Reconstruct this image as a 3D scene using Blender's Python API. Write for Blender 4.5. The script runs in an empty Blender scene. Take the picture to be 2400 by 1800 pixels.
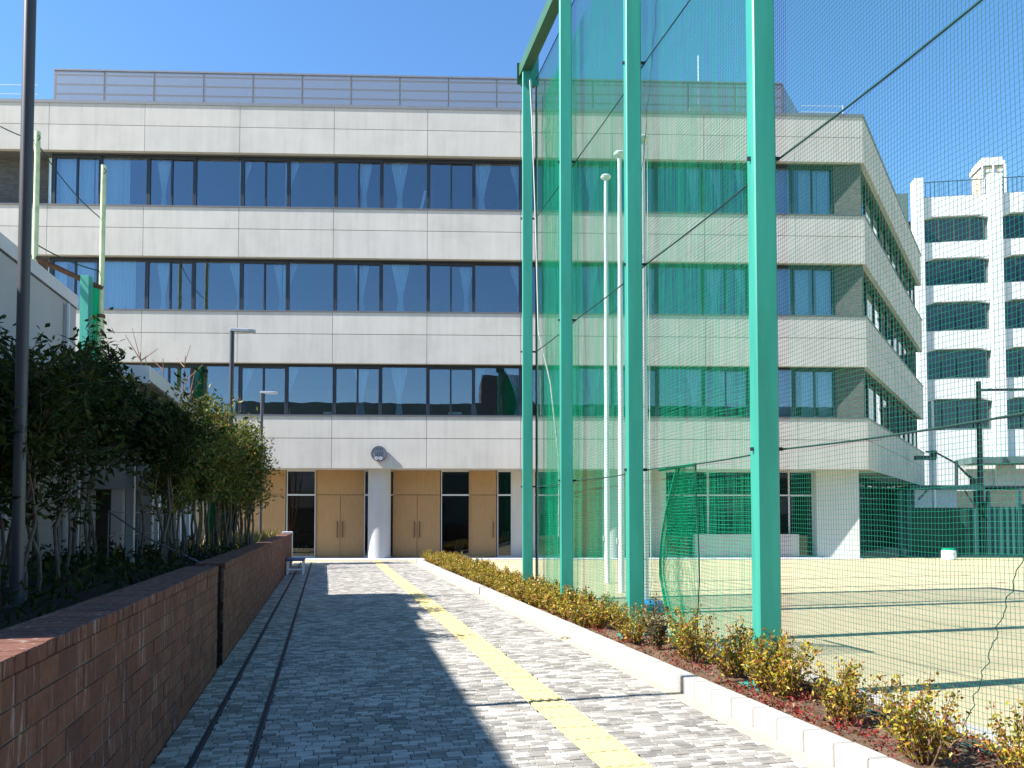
import bpy, bmesh, math, random
from mathutils import Vector, Matrix, Euler

# ------------------------------------------------------------------ camera, sky, sun, exposure
SC = bpy.context.scene
COL = SC.collection
PITCH = math.radians(2.0)
F = 1800.0            # focal length in photo pixels (photo is 2400 x 1800)
CY = 1153.0           # principal point row
CAMH = 1.52
cam = bpy.data.cameras.new('camera')
cam.sensor_width = 36.0
cam.lens = 36.0 * F / 2400.0
cam.shift_y = (CY - 900.0) / 2400.0
cam.clip_start = 0.05
cam.clip_end = 2000.0
camo = bpy.data.objects.new('camera', cam)
camo.location = (0, 0, CAMH)
camo.rotation_euler = (math.radians(90) + PITCH, 0, 0)
COL.objects.link(camo)
SC.camera = camo

SUN_EL = math.radians(43.5)
SUN_DIR_ANG = math.radians(14.3)       # the light travels to the right and a little away from the camera
ld = Vector((math.cos(SUN_DIR_ANG) * math.cos(SUN_EL), math.sin(SUN_DIR_ANG) * math.cos(SUN_EL), -math.sin(SUN_EL)))
world = bpy.data.worlds.new('World')
SC.world = world
world.use_nodes = True
wn = world.node_tree.nodes; wl = world.node_tree.links
wn.clear()
sky = wn.new('ShaderNodeTexSky'); sky.sky_type = 'NISHITA'; sky.sun_disc = False
sky.sun_elevation = SUN_EL
sky.sun_rotation = math.atan2(-ld.x, -ld.y) % (2 * math.pi)
sky.altitude = 0.0; sky.air_density = 1.0; sky.dust_density = 0.0; sky.ozone_density = 3.5
bgn = wn.new('ShaderNodeBackground'); bgn.inputs['Strength'].default_value = 0.099
wo = wn.new('ShaderNodeOutputWorld')
hs = wn.new('ShaderNodeHueSaturation'); hs.inputs['Saturation'].default_value = 1.15
wl.new(sky.outputs[0], hs.inputs['Color']); wl.new(hs.outputs[0], bgn.inputs[0]); wl.new(bgn.outputs[0], wo.inputs[0])

sl = bpy.data.lights.new('sun', 'SUN')
sl.energy = 4.7; sl.angle = math.radians(0.53); sl.color = (1.0, 0.965, 0.915)
slo = bpy.data.objects.new('sun', sl)
slo.rotation_euler = ld.to_track_quat('-Z', 'Y').to_euler()
slo.location = (-20, -10, 30)
COL.objects.link(slo)

SC.view_settings.view_transform = 'Standard'
SC.view_settings.look = 'None'
SC.view_settings.gamma = 1.0
SC.view_settings.use_curve_mapping = False
SC.view_settings.exposure = 1.5

# ------------------------------------------------------------------ pixel helpers
K = 2400.0 / 2212.0
def ray(x, y):
    s = (CY - y) / F
    yy = math.cos(PITCH) - s * math.sin(PITCH)
    zz = math.sin(PITCH) + s * math.cos(PITCH)
    return (x - 1200.0) / F / yy, zz / yy          # X/Y and (Z-h)/Y
def at(x, y, Y):
    a, b = ray(x, y)
    return Vector((a * Y, Y, CAMH + b * Y))
def ground(x, y, z=0.0):
    a, b = ray(x, y)
    Y = (z - CAMH) / b
    return Vector((a * Y, Y, z))
ALPHA = math.atan(438.0 / 1800.0)                  # the path runs this far to the left of straight ahead
CA, SA = math.cos(ALPHA), math.sin(ALPHA)
def P(u, v, z=0.0):                                # u along the path, v to its right
    return Vector((-SA * u + CA * v, CA * u + SA * v, z))
def uv(p):
    return (-SA * p.x + CA * p.y, CA * p.x + SA * p.y)

R = random.Random(7)

# ------------------------------------------------------------------ mesh helpers
class MB:
    def __init__(s): s.v = []; s.f = []
    def add(s, vs, fs):
        n = len(s.v); s.v += [tuple(p) for p in vs]; s.f += [tuple(i + n for i in f) for f in fs]; return s
    def box(s, x0, x1, y0, y1, z0, z1):
        return s.add([(x0,y0,z0),(x1,y0,z0),(x1,y1,z0),(x0,y1,z0),(x0,y0,z1),(x1,y0,z1),(x1,y1,z1),(x0,y1,z1)],
                     [(0,3,2,1),(4,5,6,7),(0,1,5,4),(1,2,6,5),(2,3,7,6),(3,0,4,7)])
    def obox(s, o, ax, ay, x0, x1, y0, y1, z0, z1):      # box in a plan frame
        vs = []
        for z in (z0, z1):
            for x, y in ((x0,y0),(x1,y0),(x1,y1),(x0,y1)):
                vs.append((o[0]+ax[0]*x+ay[0]*y, o[1]+ax[1]*x+ay[1]*y, z))
        return s.add(vs, [(0,3,2,1),(4,5,6,7),(0,1,5,4),(1,2,6,5),(2,3,7,6),(3,0,4,7)])
    def prism(s, poly, z0, z1):
        n = len(poly)
        vs = [(p[0], p[1], z0) for p in poly] + [(p[0], p[1], z1) for p in poly]
        fs = [tuple(range(n))[::-1], tuple(range(n, 2*n))] + [(i, (i+1)%n, n+(i+1)%n, n+i) for i in range(n)]
        return s.add(vs, fs)
    def bar(s, a, b, w, h=None):                         # square bar between two points
        h = h or w
        a, b = Vector(a), Vector(b); d = (b - a).normalized()
        up = Vector((0,0,1)) if abs(d.z) < 0.95 else Vector((0,1,0))
        r = d.cross(up).normalized(); q = r.cross(d)
        vs = []
        for p in (a, b):
            for i, j in ((-1,-1),(1,-1),(1,1),(-1,1)):
                vs.append(p + r*(i*w/2) + q*(j*h/2))
        return s.add(vs, [(0,3,2,1),(4,5,6,7),(0,1,5,4),(1,2,6,5),(2,3,7,6),(3,0,4,7)])
    def tube(s, pts, rad, n=6, cap=True):
        pts = [Vector(p) for p in pts]
        if not hasattr(rad, '__len__'): rad = [rad]*len(pts)
        vs = []; fs = []
        for i, p in enumerate(pts):
            d = (pts[min(i+1,len(pts)-1)] - pts[max(i-1,0)])
            d = d.normalized() if d.length > 1e-9 else Vector((0,0,1))
            up = Vector((0,0,1)) if abs(d.z) < 0.9 else Vector((0,1,0))
            r = d.cross(up).normalized(); q = r.cross(d)
            for k in range(n):
                a = 2*math.pi*k/n
                vs.append(p + r*math.cos(a)*rad[i] + q*math.sin(a)*rad[i])
        for i in range(len(pts)-1):
            for k in range(n):
                fs.append((i*n+k, i*n+(k+1)%n, (i+1)*n+(k+1)%n, (i+1)*n+k))
        if cap:
            fs.append(tuple(range(n))); fs.append(tuple(range((len(pts)-1)*n, len(pts)*n))[::-1])
        return s.add(vs, fs)
    def lathe(s, prof, n=24, c=(0,0)):
        vs = []; fs = []
        for r, z in prof:
            for k in range(n):
                a = 2*math.pi*k/n; vs.append((c[0]+r*math.cos(a), c[1]+r*math.sin(a), z))
        for i in range(len(prof)-1):
            for k in range(n):
                fs.append((i*n+k, i*n+(k+1)%n, (i+1)*n+(k+1)%n, (i+1)*n+k))
        fs.append(tuple(range(n))[::-1]); fs.append(tuple(range((len(prof)-1)*n, len(prof)*n)))
        return s.add(vs, fs)
    def mesh(s, name, mat, smooth=False, bevel=0.0):
        me = bpy.data.meshes.new(name)
        me.from_pydata(s.v, [], s.f)
        if bevel:
            bm = bmesh.new(); bm.from_mesh(me)
            bmesh.ops.bevel(bm, geom=list(bm.edges), offset=bevel, segments=1, affect='EDGES', profile=0.5)
            bm.to_mesh(me); bm.free()
        if mat: me.materials.append(mat)
        if smooth:
            for p in me.polygons: p.use_smooth = True
            try: me.set_sharp_from_angle(angle=math.radians(40))
            except Exception: pass
        me.update()
        return me
    def build(s, name, mat, parent=None, smooth=False, bevel=0.0, loc=None, rz=0.0):
        return put(name, s.mesh(name, mat, smooth, bevel), parent, loc, rz)

def put(name, me, parent=None, loc=None, rz=0.0, rot=None, scale=None):
    o = bpy.data.objects.new(name, me)
    COL.objects.link(o)
    if parent is not None: o.parent = parent
    if loc is not None: o.location = loc
    if rot is not None: o.rotation_euler = rot
    elif rz: o.rotation_euler = (0, 0, rz)
    if scale is not None: o.scale = scale
    return o
def tag(o, label=None, cat=None, group=None, kind=None):
    if label: o['label'] = label
    if cat: o['category'] = cat
    if group: o['group'] = group
    if kind: o['kind'] = kind
    return o
def thing(name, label, cat, loc=(0,0,0), rz=0.0, group=None):
    return tag(put(name, None, None, loc, rz), label, cat, group)
def copy_thing(src, loc, rz, label, group=None, scale=None):
    c = src.copy(); COL.objects.link(c); c.location = loc; c.rotation_euler = (0, 0, rz); c['label'] = label
    if group: c['group'] = group
    if scale is not None: c.scale = scale
    for ch in list(src.children):
        d = ch.copy(); COL.objects.link(d); d.parent = c
        for g in list(ch.children):
            e = g.copy(); COL.objects.link(e); e.parent = d
    return c

# ------------------------------------------------------------------ materials
def newmat(name):
    m = bpy.data.materials.new(name); m.use_nodes = True
    nt = m.node_tree; nt.nodes.clear()
    out = nt.nodes.new('ShaderNodeOutputMaterial')
    return m, nt, out
def N(nt, t, **kw):
    n = nt.nodes.new(t)
    for k, v in kw.items(): setattr(n, k, v)
    return n
def principled(nt, out, rough=0.7, spec=0.3, metal=0.0):
    b = N(nt, 'ShaderNodeBsdfPrincipled')
    b.inputs['Roughness'].default_value = rough
    b.inputs['Specular IOR Level'].default_value = spec
    b.inputs['Metallic'].default_value = metal
    nt.links.new(b.outputs[0], out.inputs[0])
    return b
def noise(nt, scale, detail=4, rough=0.6, vec=None, sx=(1,1,1)):
    g = N(nt, 'ShaderNodeNewGeometry')
    mp = N(nt, 'ShaderNodeMapping'); mp.inputs['Scale'].default_value = sx
    nt.links.new(vec if vec is not None else g.outputs['Position'], mp.inputs[0])
    t = N(nt, 'ShaderNodeTexNoise'); t.inputs['Scale'].default_value = scale
    t.inputs['Detail'].default_value = detail; t.inputs['Roughness'].default_value = rough
    nt.links.new(mp.outputs[0], t.inputs['Vector'])
    return t.outputs[0]
def ramp(nt, fac, stops, interp='LINEAR'):
    r = N(nt, 'ShaderNodeValToRGB'); cr = r.color_ramp; cr.interpolation = interp
    while len(cr.elements) > 1: cr.elements.remove(cr.elements[-1])
    cr.elements[0].position = stops[0][0]; cr.elements[0].color = (*stops[0][1], 1)
    for p, c in stops[1:]:
        e = cr.elements.new(p); e.color = (*c, 1)
    nt.links.new(fac, r.inputs[0])
    return r.outputs[0]
def mix(nt, fac, a, b, mode='MIX'):
    m = N(nt, 'ShaderNodeMix', data_type='RGBA', blend_type=mode)
    if isinstance(fac, (int, float)): m.inputs[0].default_value = fac
    else: nt.links.new(fac, m.inputs[0])
    for i, c in ((6, a), (7, b)):
        if isinstance(c, tuple): m.inputs[i].default_value = (*c, 1)
        else: nt.links.new(c, m.inputs[i])
    return m.outputs[2]
def math_(nt, op, a, b=None):
    m = N(nt, 'ShaderNodeMath', operation=op)
    for i, c in ((0, a), (1, b)):
        if c is None: continue
        if isinstance(c, (int, float)): m.inputs[i].default_value = c
        else: nt.links.new(c, m.inputs[i])
    return m.outputs[0]
def bump(nt, bsdf, h, strength=0.3, dist=0.01):
    b = N(nt, 'ShaderNodeBump'); b.inputs['Strength'].default_value = strength; b.inputs['Distance'].default_value = dist
    nt.links.new(h, b.inputs['Height']); nt.links.new(b.outputs[0], bsdf.inputs['Normal'])
def rand_id(nt):                                    # one number per piece, whether an object or an island of a joined mesh
    oi = N(nt, 'ShaderNodeObjectInfo'); g = N(nt, 'ShaderNodeNewGeometry')
    return math_(nt, 'FRACT', math_(nt, 'ADD', oi.outputs['Random'], g.outputs['Random Per Island']))
def scaled(c, k): return tuple(min(1, x*k) for x in c)

def M_simple(name, c, rough=0.6, spec=0.3, var=0.12, scale=6.0, metal=0.0, bmp=0.0, streak=False):
    m, nt, out = newmat(name); b = principled(nt, out, rough, spec, metal)
    n = noise(nt, scale, 5, 0.6, sx=(1,1,0.15) if streak else (1,1,1))
    col = ramp(nt, n, [(0.3, scaled(c, 1-var)), (0.7, scaled(c, 1+var))])
    nt.links.new(col, b.inputs['Base Color'])
    if bmp: bump(nt, b, noise(nt, scale*8, 4), bmp, 0.01)
    return m
def M_concrete(name, c, var=0.10, holes=False):
    m, nt, out = newmat(name); b = principled(nt, out, 0.8, 0.2)
    r = rand_id(nt)
    n1 = noise(nt, 0.9, 5, 0.65)
    n2 = noise(nt, 3.0, 4, 0.6, sx=(1.6, 1.6, 0.12))
    n3 = noise(nt, 40, 3, 0.6)
    f = math_(nt, 'ADD', math_(nt, 'MULTIPLY', n1, 0.45), math_(nt, 'ADD', math_(nt, 'MULTIPLY', n2, 0.4), math_(nt, 'MULTIPLY', n3, 0.15)))
    col = ramp(nt, f, [(0.36, scaled(c, 1-var*1.6)), (0.5, c), (0.64, scaled(c, 1+var))])
    col = mix(nt, 1.0, col, ramp(nt, r, [(0, (0.94,0.94,0.945)), (1, (1.0,1.0,0.99))]), 'MULTIPLY')
    nt.links.new(col, b.inputs['Base Color'])
    bump(nt, b, n3, 0.12, 0.01)
    return m
def M_bricks():
    m, nt, out = newmat('brick'); b = principled(nt, out, 0.85, 0.2)
    r = rand_id(nt)
    base = ramp(nt, r, [(0, (0.125,0.055,0.038)), (0.35, (0.175,0.078,0.050)), (0.7, (0.15,0.063,0.044)), (1, (0.11,0.050,0.038))])
    n1 = noise(nt, 22, 5, 0.7)
    base = mix(nt, 1.0, base, ramp(nt, n1, [(0.3, (0.7,0.7,0.7)), (0.7, (1.12,1.1,1.1))]), 'MULTIPLY')
    n2 = noise(nt, 9.0, 4, 0.65, sx=(3.2, 3.2, 0.35))          # lime run-off
    base = mix(nt, ramp(nt, n2, [(0.57, (0,0,0)), (0.74, (0.7,0.7,0.7))]), base, (0.40,0.36,0.34))
    nt.links.new(base, b.inputs['Base Color'])
    bump(nt, b, noise(nt, 120, 4), 0.35, 0.006)
    return m
def M_pavers():
    m, nt, out = newmat('paver'); b = principled(nt, out, 0.85, 0.2)
    r = rand_id(nt)
    r = math_(nt, 'ADD', math_(nt, 'MULTIPLY', r, 0.72), math_(nt, 'MULTIPLY', math_(nt, 'SUBTRACT', noise(nt, 2.6, 2), 0.32), 0.75))
    base = ramp(nt, r, [(0, (0.19,0.18,0.162)), (0.22, (0.25,0.234,0.207)), (0.44, (0.31,0.29,0.256)), (0.60, (0.40,0.378,0.34)), (0.8, (0.455,0.433,0.395))], 'CONSTANT')
    base = mix(nt, 1.0, base, ramp(nt, noise(nt, 60, 4), [(0.25, (0.82,0.82,0.82)), (0.75, (1.1,1.1,1.1))]), 'MULTIPLY')
    base = mix(nt, 1.0, base, ramp(nt, noise(nt, 0.8, 4), [(0.3, (0.86,0.86,0.86)), (0.7, (1.06,1.05,1.03))]), 'MULTIPLY')
    nt.links.new(base, b.inputs['Base Color'])
    bump(nt, b, noise(nt, 200, 3), 0.25, 0.004)
    return m
def M_leaf(name, stops, trans=0.35, rough=0.45, spec=0.35):
    m, nt, out = newmat(name)
    g = N(nt, 'ShaderNodeNewGeometry'); oi = N(nt, 'ShaderNodeObjectInfo')
    f = math_(nt, 'FRACT', math_(nt, 'ADD', g.outputs['Random Per Island'], math_(nt, 'MULTIPLY', oi.outputs['Random'], 0.25)))
    col = ramp(nt, f, stops)
    d = N(nt, 'ShaderNodeBsdfPrincipled'); d.inputs['Roughness'].default_value = rough; d.inputs['Specular IOR Level'].default_value = spec
    t = N(nt, 'ShaderNodeBsdfTranslucent'); ms = N(nt, 'ShaderNodeMixShader'); ms.inputs[0].default_value = trans
    nt.links.new(col, d.inputs['Base Color']); nt.links.new(col, t.inputs[0])
    nt.links.new(d.outputs[0], ms.inputs[1]); nt.links.new(t.outputs[0], ms.inputs[2]); nt.links.new(ms.outputs[0], out.inputs[0])
    return m
def M_glass(name, tint, refl, rough=0.0):
    m, nt, out = newmat(name)
    lw = N(nt, 'ShaderNodeFresnel'); lw.inputs[0].default_value = 1.45
    fac = math_(nt, 'ADD', math_(nt, 'MULTIPLY', lw.outputs[0], 0.9), refl)
    t = N(nt, 'ShaderNodeBsdfTransparent'); t.inputs[0].default_value = (*tint, 1)
    g = N(nt, 'ShaderNodeBsdfGlossy'); g.inputs['Roughness'].default_value = rough; g.inputs[0].default_value = (0.9,0.95,1.0,1)
    gi = N(nt, 'ShaderNodeNewGeometry')
    nz = noise(nt, 0.7, 2)                                # slight pane waviness
    bp = N(nt, 'ShaderNodeBump'); bp.inputs['Strength'].default_value = 0.03; bp.inputs['Distance'].default_value = 0.05
    nt.links.new(nz, bp.inputs['Height']); nt.links.new(bp.outputs[0], g.inputs['Normal'])
    ms = N(nt, 'ShaderNodeMixShader')
    nt.links.new(fac, ms.inputs[0]); nt.links.new(t.outputs[0], ms.inputs[1]); nt.links.new(g.outputs[0], ms.inputs[2])
    nt.links.new(ms.outputs[0], out.inputs[0])
    return m
def M_perforated(name, c, open_):
    m, nt, out = newmat(name)
    b = N(nt, 'ShaderNodeBsdfPrincipled'); b.inputs['Base Color'].default_value = (*c, 1); b.inputs['Roughness'].default_value = 0.5
    t = N(nt, 'ShaderNodeBsdfTransparent'); ms = N(nt, 'ShaderNodeMixShader'); ms.inputs[0].default_value = open_
    nt.links.new(b.outputs[0], ms.inputs[1]); nt.links.new(t.outputs[0], ms.inputs[2]); nt.links.new(ms.outputs[0], out.inputs[0])
    return m
def M_thread(name, c, trans=0.4):
    m, nt, out = newmat(name)
    d = N(nt, 'ShaderNodeBsdfDiffuse'); d.inputs[0].default_value = (*c, 1)
    t = N(nt, 'ShaderNodeBsdfTranslucent'); t.inputs[0].default_value = (*c, 1)
    ms = N(nt, 'ShaderNodeMixShader'); ms.inputs[0].default_value = trans
    nt.links.new(d.outputs[0], ms.inputs[1]); nt.links.new(t.outputs[0], ms.inputs[2]); nt.links.new(ms.outputs[0], out.inputs[0])
    return m
def M_wood():
    m, nt, out = newmat('wood'); b = principled(nt, out, 0.5, 0.3)
    n = noise(nt, 14, 5, 0.65, sx=(5, 5, 0.25))
    col = ramp(nt, n, [(0.3, (0.29,0.17,0.075)), (0.55, (0.37,0.225,0.105)), (0.75, (0.42,0.265,0.13))])
    col = mix(nt, 1.0, col, ramp(nt, rand_id(nt), [(0, (0.9,0.9,0.9)), (1, (1.05,1.03,1.0))]), 'MULTIPLY')
    nt.links.new(col, b.inputs['Base Color'])
    return m
def M_soil():
    m, nt, out = newmat('soil'); b = principled(nt, out, 0.95, 0.1)
    n = noise(nt, 18, 8, 0.75)
    nt.links.new(ramp(nt, n, [(0.3, (0.09,0.055,0.035)), (0.55, (0.19,0.125,0.08)), (0.75, (0.30,0.21,0.14))]), b.inputs['Base Color'])
    bump(nt, b, n, 0.9, 0.05)
    return m
def M_field():
    m, nt, out = newmat('sports_field'); b = principled(nt, out, 0.95, 0.1)
    n1 = noise(nt, 0.5, 8, 0.7); n2 = noise(nt, 30, 6, 0.7)
    c = ramp(nt, n1, [(0.3, (0.39,0.335,0.205)), (0.7, (0.48,0.41,0.265))])
    c = mix(nt, 1.0, c, ramp(nt, n2, [(0.3, (0.8,0.8,0.78)), (0.7, (1.08,1.08,1.06))]), 'MULTIPLY')
    nt.links.new(c, b.inputs['Base Color']); bump(nt, b, n2, 0.3, 0.01)
    return m
def M_tiles_wall():                                  # narrow split-face tiles on the recessed wall
    m, nt, out = newmat('split_tile'); b = principled(nt, out, 0.85, 0.2)
    n = noise(nt, 9, 5, 0.7, sx=(0.6, 0.6, 5))
    nt.links.new(ramp(nt, n, [(0.3, (0.045,0.045,0.045)), (0.55, (0.10,0.10,0.098)), (0.75, (0.17,0.168,0.16))]), b.inputs['Base Color'])
    bump(nt, b, n, 0.7, 0.03)
    return m

CONC = M_concrete('facade_concrete', (0.485,0.46,0.425), 0.085)
CONC_D = M_simple('backing_concrete', (0.12,0.12,0.12), 0.9, 0.1)
WHITEC = M_concrete('white_concrete', (0.52,0.52,0.50), 0.06)
BLACKM = M_simple('black_matt', (0.012,0.010,0.010), 1.0, 0.0, 0.2)
COLC = M_concrete('column_concrete', (0.44,0.44,0.445), 0.06)
FRAME = M_simple('dark_aluminium', (0.022,0.026,0.036), 0.4, 0.4, 0.1)
SILL = M_simple('sill_metal', (0.10,0.105,0.12), 0.45, 0.4, 0.1)
GLASS = M_glass('window_glass', (0.74,0.82,0.86), 0.10)
GLASS_D = M_glass('entrance_glass', (0.45,0.47,0.48), 0.03)
CURT = M_simple('curtain_cloth', (0.62,0.76,0.80), 0.9, 0.1, 0.05, 20)
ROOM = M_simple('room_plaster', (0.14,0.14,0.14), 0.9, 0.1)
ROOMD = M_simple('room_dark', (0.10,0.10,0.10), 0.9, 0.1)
WOOD = M_wood()
HANDLE = M_simple('bronze_handle', (0.10,0.045,0.03), 0.4, 0.5)
TILEW = M_tiles_wall()
BRICK = M_bricks()
MORTAR = M_simple('mortar', (0.17,0.14,0.125), 0.95, 0.1, 0.2, 30)
PAVER = M_pavers()
JOINT = M_simple('joint_sand', (0.085,0.08,0.075), 0.95, 0.1, 0.25, 30)
TACT = M_simple('tactile_yellow', (0.56,0.45,0.21), 0.75, 0.2, 0.10, 12)
KERB = M_concrete('kerb_concrete', (0.37,0.355,0.325), 0.08)
GUTTER = M_simple('gutter_concrete', (0.42,0.36,0.265), 0.9, 0.1, 0.12, 9)
SOIL = M_soil()
SOIL_SHADED = M_simple('shaded_soil', (0.035,0.026,0.020), 0.95, 0.1, 0.4, 15, bmp=0.6)  # planter soil, its colour darkened to stand for the shade there
FIELD = M_field()
TEAL = M_simple('teal_paint', (0.032,0.265,0.20), 0.42, 0.4, 0.13, 5.0, streak=True)
TEAL_D = M_simple('olive_teal_paint', (0.04,0.11,0.06), 0.45, 0.4, 0.1, 3.0)
NET = M_thread('net_thread', (0.014,0.16,0.092), 0.35)
NETB = M_thread('net_thread_bright', (0.015,0.42,0.22), 0.4)
ROPE = M_simple('dark_rope', (0.02,0.055,0.045), 0.9, 0.1, 0.3, 60)
ROPEW = M_simple('white_rope', (0.55,0.55,0.52), 0.8, 0.2, 0.1, 30)
WHITE = M_simple('white_paint', (0.78,0.78,0.77), 0.35, 0.4, 0.04, 4)
CBWHITE = M_simple('white_render', (0.62,0.62,0.63), 0.8, 0.2, 0.04, 1.5)
GREYPOST = M_simple('grey_post_paint', (0.055,0.055,0.062), 0.4, 0.5, 0.06, 3)
YGREEN = M_simple('pale_green_paint', (0.42,0.52,0.30), 0.5, 0.4, 0.22, 3)
RUST = M_simple('rusty_steel', (0.10,0.055,0.035), 0.85, 0.2, 0.4, 12)
WALLA = M_simple('grey_render', (0.36,0.36,0.36), 0.85, 0.2, 0.06, 1.2, streak=True)
TRIM = M_simple('trim_metal', (0.50,0.51,0.53), 0.45, 0.4, 0.05)
CAPD = M_simple('roof_cap_metal', (0.16,0.17,0.19), 0.45, 0.4, 0.08)
SCREEN = M_perforated('perforated_metal', (0.20,0.21,0.235), 0.50)
RAIL = M_simple('screen_steel', (0.17,0.18,0.21), 0.5, 0.4)
EQUIP = M_simple('roof_unit', (0.38,0.38,0.38), 0.6, 0.3)
EMBL = M_simple('emblem_metal', (0.30,0.31,0.34), 0.35, 0.5, 0.05, 8, metal=0.6)
EMBL_D = M_simple('emblem_rim', (0.10,0.10,0.115), 0.4, 0.5, 0.05, 8, metal=0.4)
BARK = M_simple('bark', (0.13,0.11,0.09), 0.9, 0.1, 0.3, 18)
TWIG = M_simple('twig_bark', (0.22,0.13,0.09), 0.9, 0.1, 0.3, 20)
LEAF_TREE_SHADED = M_leaf('tree_leaf_shaded', [(0, (0.010,0.022,0.005)), (0.4, (0.020,0.040,0.009)), (0.75, (0.036,0.060,0.012)), (0.92, (0.065,0.07,0.017)), (1, (0.08,0.05,0.017))], 0.3, 0.65, 0.12)  # planter tree leaves with the shade put into the colour
LEAF_TREE2 = M_leaf('tree_leaf_sunny', [(0, (0.03,0.055,0.010)), (0.35, (0.085,0.12,0.02)), (0.7, (0.16,0.19,0.03)), (0.88, (0.26,0.23,0.04)), (1, (0.28,0.11,0.03))], 0.35, 0.5, 0.3)  # planter tree leaves with the sunlight put into the colour
LEAF_SHRUB = M_leaf('shrub_leaf', [(0, (0.10,0.11,0.014)), (0.25, (0.24,0.23,0.022)), (0.5, (0.42,0.34,0.026)), (0.72, (0.40,0.22,0.025)), (0.86, (0.30,0.09,0.02)), (1, (0.09,0.10,0.018))], 0.3)
LEAF_DARK = M_leaf('shrub_leaf_dark', [(0, (0.035,0.045,0.012)), (0.5, (0.09,0.08,0.02)), (0.8, (0.16,0.12,0.025)), (1, (0.16,0.05,0.02))], 0.3)
LEAF_RED = M_leaf('red_leaf', [(0, (0.13,0.012,0.015)), (0.4, (0.26,0.02,0.02)), (0.7, (0.20,0.05,0.02)), (0.9, (0.10,0.08,0.02)), (1, (0.22,0.15,0.03))], 0.3)
LEAF_GRASS = M_leaf('dry_grass', [(0, (0.10,0.10,0.02)), (0.5, (0.22,0.19,0.05)), (1, (0.26,0.16,0.05))], 0.3)
GREENSHEET = M_simple('wind_screen_sheet', (0.010,0.045,0.042), 0.8, 0.2, 0.2, 3)
BLUESHEET = M_simple('teal_sheet', (0.02,0.075,0.08), 0.8, 0.2, 0.15, 3)
BLUE = M_simple('blue_plastic', (0.04,0.20,0.45), 0.45, 0.4)
BENCHB = M_simple('bench_blue', (0.06,0.09,0.22), 0.6, 0.3)
DARKSTEEL = M_simple('dark_steel', (0.03,0.04,0.055), 0.5, 0.4)
BEIGE = M_simple('beige_render', (0.55,0.47,0.33), 0.85, 0.2)
MASK_GREY = M_simple('dark_cladding', (0.09,0.13,0.13), 0.7, 0.3, 0.15, 2, streak=True)

# ------------------------------------------------------------------ ground
g = MB().box(-400, 400, -60, 700, -0.5, 0.0).build('ground', FIELD); tag(g, 'beige sandy sports ground behind the net', kind='structure')

# ---- pavement (path) with individual pavers
path = MB().box(-1.02, 2.99, -3.0, 27.6, -0.2, 0.012).build('pavement', JOINT, None, loc=P(0,0), rz=ALPHA)
tag(path, 'grey block paved path', kind='structure')
PT = 0.012
zones = [(-1.015,-0.805), (-0.765,-0.455), (-0.415,1.625), (1.935,2.845)]
PWD, PLN = 0.112, 0.0585                             # paver width across and length along the path
GAP = 0.0025
pv_mesh = {}
def paver_mb(w, l, h=0.026):
    a, b = w/2 - GAP, l/2 - GAP; c = 0.003
    vs = [(-a,-b,0),(a,-b,0),(a,b,0),(-a,b,0),(-a,-b,h-c),(a,-b,h-c),(a,b,h-c),(-a,b,h-c),(-a+c,-b+c,h),(a-c,-b+c,h),(a-c,b-c,h),(-a+c,b-c,h)]
    fs = [(0,1,5,4),(1,2,6,5),(2,3,7,6),(3,0,4,7),(4,5,9,8),(5,6,10,9),(6,7,11,10),(7,4,8,11),(8,9,10,11)]
    return vs, fs
pav = []
JU = -50.0                                           # no expansion joint inside the view
u = 2.6; row = 0
while u < 27.5:
    if u < JU < u + PLN: u = JU + 0.014; continue
    for (v0, v1) in zones:
        v = v0 - R.random()*PWD
        while v < v1 - 0.012:
            a, b = max(v, v0), min(v + PWD, v1)
            if b - a > 0.02: pav.append((round(u + PLN/2, 4), round((a+b)/2, 4), round(b - a, 3), PLN))
            v += PWD
    u += PLN; row += 1
def paver_visible(p):
    w = P(p[0], p[1]); 
    return w.y > 4.55 and abs(w.x / w.y) < 0.665
vis = sorted([p for p in pav if paver_visible(p)], key=lambda p: P(p[0], p[1]).length)
near = set(vis[:300])
big = MB()
for p in pav:
    w, l = round(p[2], 4), round(p[3], 4)
    dz = R.uniform(-0.002, 0.002)
    if p in near:
        if (w, l) not in pv_mesh:
            vs, fs = paver_mb(w, l); pv_mesh[(w, l)] = MB().add(vs, fs).mesh('paver', PAVER)
        put('paver', pv_mesh[(w, l)], path, (p[1], p[0], 0.002 + dz))
    else:
        vs, fs = paver_mb(w, l)
        big.add([(x + p[1], y + p[0], z + 0.002 + dz) for x, y, z in vs], fs)
pf = big.build('paver_field', PAVER, path); pf['kind'] = 'stuff'
ZP = 0.028                                           # top of the pavers
# slot drains: two dark slots with steel lips
for v0, v1 in ((-0.805, -0.765), (-0.455, -0.415)):
    b = MB().box(v0+0.002, v0+0.008, 2.6, 27.5, 0.0, ZP).box(v1-0.008, v1-0.002, 2.6, 27.5, 0.0, ZP)
    b.build('slot_drain', DARKSTEEL, path)
MB().box(2.848, 2.988, 2.0, 27.5, 0.0, ZP-0.002).build('gutter', GUTTER, path)
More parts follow.
